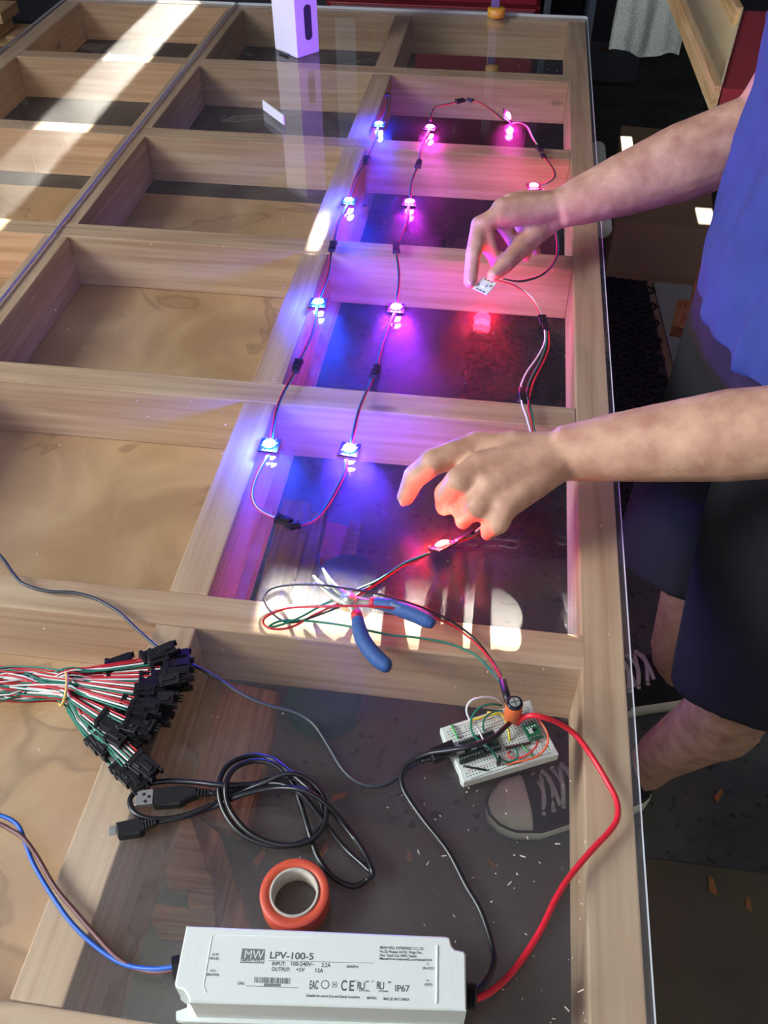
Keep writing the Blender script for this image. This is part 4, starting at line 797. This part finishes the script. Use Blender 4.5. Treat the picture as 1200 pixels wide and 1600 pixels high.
plane_slab('panel', [(915, 126), (989, 129), (997, 122), (1001, 78), (996, 71), (915, 66)], 3.93, .02, 'grey_plastic', lid)
plane_slab('handle_slot', [(940, 73), (956, 74), (956, 82), (940, 81)], 3.927, .004, 'cardboard_in', lid)
MB().box((.36, 3.952, .001), (.50, 4.0, .10)).build('foot', 'grey_plastic', lid)
# towel hanging from the bench edge
tw = MB(); cols = 26; rows = 34; ytw = 2.965
def tp_(i, j, back):
    s_ = i/cols; t_ = j/rows
    xa = on_plane(968, 0, ytw).x+(on_plane(950, 86, ytw).x-on_plane(968, 0, ytw).x)*t_*1.0 - .02*(1-t_)*0
    xb = on_plane(1078, 0, ytw).x+(on_plane(1060, 86, ytw).x-on_plane(1078, 0, ytw).x)*t_
    zb = on_plane(1000, 82, ytw).z+.012*math.sin(s_*9)-.006*s_; zt = .905
    z = zt+(zb-zt)*t_; y = ytw+.012*math.sin(s_*11+t_*2)*t_+.006*math.sin(s_*23+1)-.006+.004*noise.noise(Vector((s_*8, t_*9, 0)))
    x_top = .345+(.215)*s_; k = min(1, (zt-z)/(zt-on_plane(1000, 0, ytw).z)) if zt > on_plane(1000, 0, ytw).z else 1
    xx = xa+(xb-xa)*s_; return Vector((xx+(0)*k, y+(.012 if back else 0), z))
vs = [tp_(i, j, b_) for b_ in (0, 1) for j in range(rows+1) for i in range(cols+1)]; fs = []; n1 = (cols+1)*(rows+1)
for b_ in (0, 1):
    for j in range(rows):
        for i in range(cols):
            a_ = b_*n1+j*(cols+1)+i; fq = (a_, a_+1, a_+cols+2, a_+cols+1); fs.append(fq if b_ else fq[::-1])
edge = [j*(cols+1) for j in range(rows+1)]+[rows*(cols+1)+i for i in range(1, cols+1)]+[j*(cols+1)+cols for j in range(rows-1, -1, -1)]+[i for i in range(cols-1, 0, -1)]
for k in range(len(edge)): a_, b_ = edge[k], edge[(k+1) % len(edge)]; fs.append((a_, b_, b_+n1, a_+n1))
o = MB().add(vs, fs).build('towel', 'towel', None, True); tag(o, 'grey terry towel hanging from the workbench edge', 'towel')
# tilted open wooden drawer on a dark stand
dz = TZ+.0; tr = thing('wooden_tray', 'open wooden tray with dark red front above the man\'s far arm', 'tray', W(1128, 135, 0))
A0, D0, B0, E0 = W(1128, 135, 0), W(1066, -10, 0), W(1162, 12, 0), W(1140, -40, 0)
d1 = (D0-A0).normalized(); d2 = (B0-A0).normalized(); far = A0+d1*.75; farb = B0+d1*.30; s1 = Vector((-d1.y, d1.x, 0)); s2 = Vector((-d2.y, d2.x, 0)); dH = .045
MB().prism([A0, A0-s1*-.0+s1*.013, far+s1*.013, far], dz-dH, dz).build('side', 'pale_y', tr)
MB().prism([A0+d2*.012, B0, B0+Vector((.30, 0, 0)), A0+d2*.012+Vector((.30, 0, 0))], dz-dH-.005, dz-.006).build('red_wing', 'tray_red', tr)
MB().prism([A0-d1*.0+Vector((.004, 0, 0)), A0+d2*.0119, A0+d2*.0119+Vector((.30, 0, 0)), A0+Vector((.304, 0, 0))], dz-dH-.005, dz-.004).build('end_trim', 'tray_red', tr)
MB().prism([A0+d2*.012-Vector((0, 0, 0)), B0, B0+s2*.004, A0+d2*.012+s2*.004], dz-dH, dz-.001).build('front_edge', 'tray_inside', tr)
MB().prism([B0, B0-Vector((.016, .0, 0)), farb-Vector((.016, 0, 0)), farb], dz-dH, dz).build('side', 'pale_y', tr)
MB().prism([A0+d1*.02, B0, farb, far], dz-dH, dz-dH+.008).build('bottom', 'tray_inside', tr)
MB().prism([A0+d1*.02, A0+d1*.02+Vector((.003, 0, 0)), far+Vector((.003, 0, 0)), far], dz-dH+.008, dz-.001).build('lining', 'tray_inside', tr)
st = thing('black_stand', 'black painted stand with shiny knobs under the wooden drawer', 'stand', (.46, 2.1, 0))
MB().box((.41, 1.97, dz-dH-.05), (.95, 2.36, dz-dH-.021)).build('plate', 'black_plastic', st, bevel=.004)
for x, y in ((.66, 2.0), (.92, 2.0), (.66, 2.33), (.92, 2.33)): MB().cone((x, y, .001), (x, y, dz-dH-.05), .014, .014, 10).build('leg', 'black_plastic', st)
for px, py in ((1108, 139), (1114, 147)): MB().ellipsoid(W(px, py, -.16), (.018, .018, .018), 12, 8).build('knob', 'black_cable', st, True)
# black stool below the open bay
so_ = thing('work_stool', 'dark low stool standing on the floor under the far bays', 'stool', (-.24, 2.62, 0))
c0 = W(690, 330, F+.22); sx, sy = c0.x, c0.y
MB().lathe((sx, sy, .20), [(.10, 0), (.135, .008), (.14, .03), (.12, .045)], 24).build('seat', 'navy_dark', so_, True)
MB().cone((sx, sy, .03), (sx, sy, .2), .018, .018, 12).build('post', 'navy_dark', so_)
for k in range(4):
    a = k*math.pi/2+.3; MB().tube([(sx, sy, .04), (sx+.11*math.cos(a), sy+.11*math.sin(a), .018)], .012, 8).build('foot', 'navy_dark', so_)
for k, nm in enumerate(('lowest', 'second', 'third', 'fourth', 'fifth', 'sixth', 'seventh', 'eighth', 'topmost')):
    dx, dy = (.0, .03, -.02, .04, .01, -.03, .05, .0, .02)[k], (.0, .02, .05, -.02, .03, .0, .04, -.01, .02)[k]; z0 = k*.042
    o = MB().box((-2.42+dx, 3.28+dy, z0+.001), (-1.86+dx, 3.42+dy, z0+.039)).build('lumber', 'pale_y', None, bevel=.002); base_of(o)
    tag(o, nm+' pale board, counted upward, of the lumber stack past the far corner', 'board', 'lumber stack past the table')

# ------------------------------------------------------------------ the man
man = MB()
def J(px, py, z): return W(px, py, z)
def V3(x, y, z): return Vector((x, y, z+TZ))
def limb(pts, rad):
    for a, b, r0, r1 in zip(pts, pts[1:], rad, rad[1:]): man.capsule(a, b, r0, r1)
# torso, hips, legs
shN, shF = V3(.40, .78, .46), V3(.43, 1.22, .44); neck = V3(.34, 1.03, .53); head = V3(.27, 1.03, .70)
for a, b, r0, r1 in ((V3(.42, .92, .10), V3(.42, 1.08, .10), .125, .125), (V3(.40, .93, .25), V3(.40, 1.07, .25), .115, .115), (V3(.38, .90, .40), V3(.38, 1.14, .40), .115, .115), (V3(.42, 1.0, .08), V3(.38, 1.02, .44), .12, .11), (shN, neck, .055, .055), (shF, neck, .055, .055), (neck, head, .055, .06)): man.capsule(a, b, r0, r1)
legN = [V3(.41, .90, .08), V3(.345, .66, -.24), W(1012, 1200, -.655)]; legF = [V3(.40, 1.10, .08), V3(.30, .90, -.24), V3(.372, .965, -.655)]
for lg in (legN, legF):
    h_, k_, a_ = lg; limb([h_, k_], [.095, .062]); m_ = k_*.62+a_*.38+Vector((.022, 0, 0)); limb([k_, m_, a_*.8+k_*.2, a_], [.058, .056, .040, .036])
    f_ = a_+Vector((-.10, -.028, -.045)); limb([a_, a_+Vector((-.03, -.006, -.035)), f_], [.034, .030, .022])
# head
man.ellipsoid(head+Vector((.005, 0, .03)), (.096, .076, .115)); man.ellipsoid(head+Vector((-.045, 0, -.03)), (.055, .055, .075))
man.capsule(head+Vector((-.093, 0, .03)), head+Vector((-.113, 0, -.005)), .010, .014)
for s_ in (-1, 1): man.ellipsoid(head+Vector((.01, .078*s_, .01)), (.018, .010, .03), 10, 8); man.ellipsoid(head+Vector((-.082, .03*s_, .048)), (.012, .022, .008), 8, 6)
man.capsule(head+Vector((-.092, -.018, -.045)), head+Vector((-.092, .018, -.045)), .008, .008)
# near arm: the left hand, back upward, closing over the leads
wN = J(893, 707, .084); eN = J(1330, 660, .148)
def arm(w, e, sh, rw, rf, re, rs):
    a = w+(w-e).normalized()*.012
    man.tube([a, w, w*.72+e*.28, w*.42+e*.58, w*.18+e*.82, e*.96+sh*.04, e*.6+sh*.4, sh], [rw*.93, rw, rw*.45+rf*.55, rf, rf*.6+re*.4, re, re*.55+rs*.45, rs], 22, 5)
arm(wN, eN, shN, .0275, .0425, .043, .060)
def finger(base, pts, rad): limb([base]+pts, rad)
mcpN = [J(745, 698, .082), J(752, 730, .085), J(766, 761, .080), J(788, 790, .071)]
for m_, r_ in zip(mcpN, (.0165, .0165, .0155, .0145)):
    man.capsule(wN+(m_-wN)*.12, m_, .021, r_)
man.capsule(mcpN[0], mcpN[3], .0135, .0125); man.capsule(wN*.4+mcpN[0]*.6, wN*.4+mcpN[3]*.6, .019, .017)
fingN = [([J(676, 722, .080), J(648, 745, .060), J(634, 776, .037)], [.0142, .0126, .0116, .0096]),
         ([J(716, 752, .082), J(697, 772, .062), J(694, 792, .040)], [.0142, .0126, .0114, .0094]),
         ([J(746, 790, .070), J(728, 803, .050), J(724, 815, .030)], [.0132, .0118, .0108, .0090]),
         ([J(778, 817, .060), J(766, 826, .040), J(762, 833, .022)], [.0120, .0106, .0096, .0082])]
for b, (p_, r_) in zip(mcpN, fingN): finger(b, p_, [r_[0]*1.08]+r_[1:]+[r_[3]] if False else [r_[0]*1.12, r_[0], r_[1], r_[3]])
thN = [J(846, 728, .046), J(790, 748, .034), J(742, 768, .030), J(718, 786, .026)]; limb([wN]+thN, [.020, .019, .0145, .0115, .0088])
# far arm: the right hand, thumb and forefinger pinching the pale module
wF = J(886, 322, .088); eF = J(1195, 205, .168)
arm(wF, eF, shF, .0275, .050, .053, .062)
mcpF = [J(788, 326, .094), J(797, 322, .097), J(812, 326, .090), J(828, 336, .078)]
mcpF = [J(780, 338, .088), J(786, 327, .094), J(800, 318, .090), J(816, 313, .082)]
for m_, r_ in zip(mcpF, (.0165, .0165, .0155, .0145)): man.capsule(wF+(m_-wF)*.12, m_, .021, r_)
man.capsule(mcpF[0], mcpF[3], .0135, .0125)
finger(mcpF[0], [J(750, 352, .080), J(739, 400, .060), J(735, 440, .038)], [.0146, .0130, .0116, .0096])
finger(mcpF[1], [J(757, 352, .082), J(765, 388, .058), J(776, 412, .038)], [.0144, .0126, .0112, .0092])
finger(mcpF[2], [J(786, 352, .070), J(806, 385, .046), J(822, 400, .034)], [.0120, .0106, .0094, .0078])
finger(mcpF[3], [J(808, 345, .060), J(826, 378, .038), J(838, 392, .030)], [.0108, .0094, .0086, .0072])
thF = [J(850, 350, .064), J(818, 382, .052), J(790, 412, .044), J(770, 430, .040)]; limb([wF]+thF, [.021, .0205, .0158, .0128, .0098])
AX = [(wN, eN), (wF, eF)]
def wob(c):
    return .0005*noise.noise(c*24)+.0003*noise.noise(c*90)
body = organic(man, 'person', 'skin', .0030, 7, None, wob)
org = Vector((.38, .95, 0)); co = np.zeros(len(body.data.vertices)*3); body.data.vertices.foreach_get('co', co); co = co.reshape(-1, 3)-np.array(org); body.data.vertices.foreach_set('co', co.ravel()); body.location = org; body.data.update()
tag(body, 'person in blue T-shirt and dark shorts bending over the table with both hands on wires', 'person')
# veins on the near forearm and tendons over the back of the near hand
# nails
for tip, prev in ((fingN[0][0][2], fingN[0][0][1]), (J(735, 440, .038), J(739, 400, .060)), (thF[3], thF[2])):
    d = (tip-prev).normalized(); up = (CAM-tip).normalized(); up = (up-d*up.dot(d)).normalized(); x = d.cross(up)
    MB().loft([[tip+d*.002+up*h+d*(.0052*math.sin(a))+x*(.0042*math.cos(a)) for a in np.linspace(0, 2*math.pi, 13)[:-1]] for h in (.0062, .0078)]).build('fingernail', 'nail', body, True)
for s_ in (-1, 1):
    MB().ellipsoid(head+Vector((-.079, .03*s_, .032)), (.011, .014, .009), 12, 8).build('eye', 'eye', body, True); MB().ellipsoid(head+Vector((-.0875, .03*s_, .031)), (.004, .005, .005), 10, 6).build('pupil', 'chip', body, True)
MB().capsule(head+Vector((-.0955, -.016, -.046)), head+Vector((-.0955, .016, -.046)), .0055, .0055).build('mouth', 'lip', body, True)
hm = MB(); hm.ellipsoid(head+Vector((.022, 0, .055)), (.098, .084, .105)); hm.ellipsoid(head+Vector((.05, 0, .0)), (.06, .078, .085))
organic(hm, 'hair', 'hair', .007, 2, body, lambda c: .004*noise.noise(c*60))
# T-shirt
ts = MB()
def ell(c, rx, ry, tilt=0., n=28): return [c+Vector((rx*math.cos(a), ry*math.sin(a), tilt*rx*math.cos(a)*0)) for a in np.linspace(0, 2*math.pi, n+1)[:-1]]
secs = [(V3(.412, .93, .075), .165, .235), (V3(.412, .94, .12), .170, .235), (V3(.412, .97, .22), .162, .225), (V3(.412, 1.0, .32), .155, .225), (V3(.405, 1.02, .42), .150, .235), (V3(.375, 1.03, .48), .12, .215), (V3(.36, 1.03, .53), .075, .12)]
ts.loft([ell(c, rx, ry) for c, rx, ry in secs])
ts.cone(shN+(neck-shN)*.25+Vector((0, 0, .0)), shN*.46+eN*.54, .088, .074); ts.cone(shF+(neck-shF)*.25, shF*.42+eF*.58, .088, .078)
ts.ellipsoid(shN, (.088, .084, .088)); ts.ellipsoid(shF, (.088, .084, .088)); ts.cone(shN, neck-Vector((0, 0, .02)), .082, .074); ts.cone(shF, neck-Vector((0, 0, .02)), .082, .074)
def folds(c):
    k = max(0, min(1, (TZ+.5-c.z)/.45)); q = Vector((c.x*5, c.y*9, c.z*3.2)); return (.022*noise.noise(q)+.012*noise.noise(q*2.3)+.004*noise.noise(q*6))*(.5+.5*k)+.008*(1-abs(math.sin(c.y*26+c.z*5+2.5*noise.noise(Vector((c.x*4, c.y*4, c.z*5))))))**2*(.3+.7*k)
shirt = organic(ts, 'shirt', 'shirt', .006, 5, body, folds)
# shorts
sh_ = MB(); sh_.loft([ell(V3(.415, 1.0, -.06), .15, .20), ell(V3(.415, .99, .05), .155, .21), ell(V3(.41, .98, .14), .145, .20)])
for lg, dx in ((legN, 0), (legF, 0)):
    h_, k_, a_ = lg; e_ = k_+(k_-h_).normalized()*(.03 if lg is legN else .075); sh_.cone(h_+(k_-h_)*.05, e_+Vector((.012, 0, -.01)), .125, .092)
organic(sh_, 'shorts', 'shorts', .007, 4, body, lambda c: .006*noise.noise(Vector((c.x*9, c.y*9, c.z*4))))
# sneakers
def sneaker(heel, toe):
    d = (toe-heel); Ls = d.length; d.normalize(); x = Vector((-d.y, d.x, 0)); H0 = heel.copy(); H0.z = .0035
    def wv(s): return .5*np.interp(s, [0, .04, .15, .45, .72, .88, .96, 1], [.03, .052, .066, .076, .102, .088, .056, .02])
    def P(s, w, z): return H0+d*(s*Ls)+x*w+Vector((0, 0, z))
    ss = list(np.linspace(0, 1, 22)); ol = [(s, wv(s)) for s in ss]+[(s, -wv(s)) for s in reversed(ss)]
    so2 = MB().loft([[P(s, w*.97, 0) for s, w in ol], [P(s, w*1.03, .012) for s, w in ol], [P(s, w*1.0, .032) for s, w in ol]]).build('sneaker', 'shoe_rubber', body, True)
    up = MB(); rings = []
    for s in np.linspace(.02, .985, 24):
        h = np.interp(s, [0, .12, .32, .45, .62, .76, .9, .985], [.115, .130, .128, .105, .080, .062, .056, .036]); w = wv(s)*.95; pw = .62 if s > .4 else .8
        rings.append([P(s, w*np.sign(math.cos(a))*abs(math.cos(a))**pw, .026+(h-.026)*math.sin(a)) for a in np.linspace(0, math.pi, 13)])
    up.loft(rings).build('upper', 'shoe_black', so2, True)
    tcap = MB(); rings = []
    for s in np.linspace(.77, .992, 10):
        h = np.interp(s, [.7, .76, .9, .992], [.068, .066, .060, .036]); w = wv(s)*.985
        rings.append([P(s, w*np.sign(math.cos(a))*abs(math.cos(a))**.62, .026+(h-.026)*math.sin(a)) for a in np.linspace(0, math.pi, 13)])
    tcap.loft(rings).build('toe_cap', 'shoe_rubber', so2, True)
    MB().tube([P(s, w*1.012, .0335) for s, w in [(s, wv(s)) for s in np.linspace(.5, 1, 12)]+[(s, -wv(s)) for s in np.linspace(1, .5, 12)]], .0022, 6).build('stripe', 'shoe_black', so2)
    for k in range(6):
        s = .70-k*.055; h = np.interp(s, [0, .32, .45, .62, .76], [.118, .128, .105, .080, .062])+.004
        MB().tube([P(s, -.030, h-.012), P(s-.012, -.015, h), P(s-.025, .012, h+.001), P(s-.04, .030, h-.008)] if k % 2 else [P(s, .030, h-.012), P(s-.012, .015, h), P(s-.025, -.012, h+.001), P(s-.04, -.030, h-.008)], .0038, 6, 4, flat=.5).build('lace', 'lace', so2, True)
        MB().tube([P(s, -.030, h-.012), P(s-.02, .0, h-.001), P(s, .030, h-.012)], .0038, 6, 4, flat=.5).build('lace', 'lace', so2, True)
        for sd in (-1, 1): MB().ellipsoid(P(s, sd*.033, h-.014), (.0045, .0045, .004), 10, 6).build('eyelet', 'solder', so2)
    return so2
hN, tN = W(1012, 1232, F+.03), W(789, 1262, F+.03); sneaker(hN, hN+(tN-hN).normalized()*.27)
aF = legF[2]; sneaker(aF+Vector((.055, .012, 0)), aF+Vector((-.20, -.05, 0)))
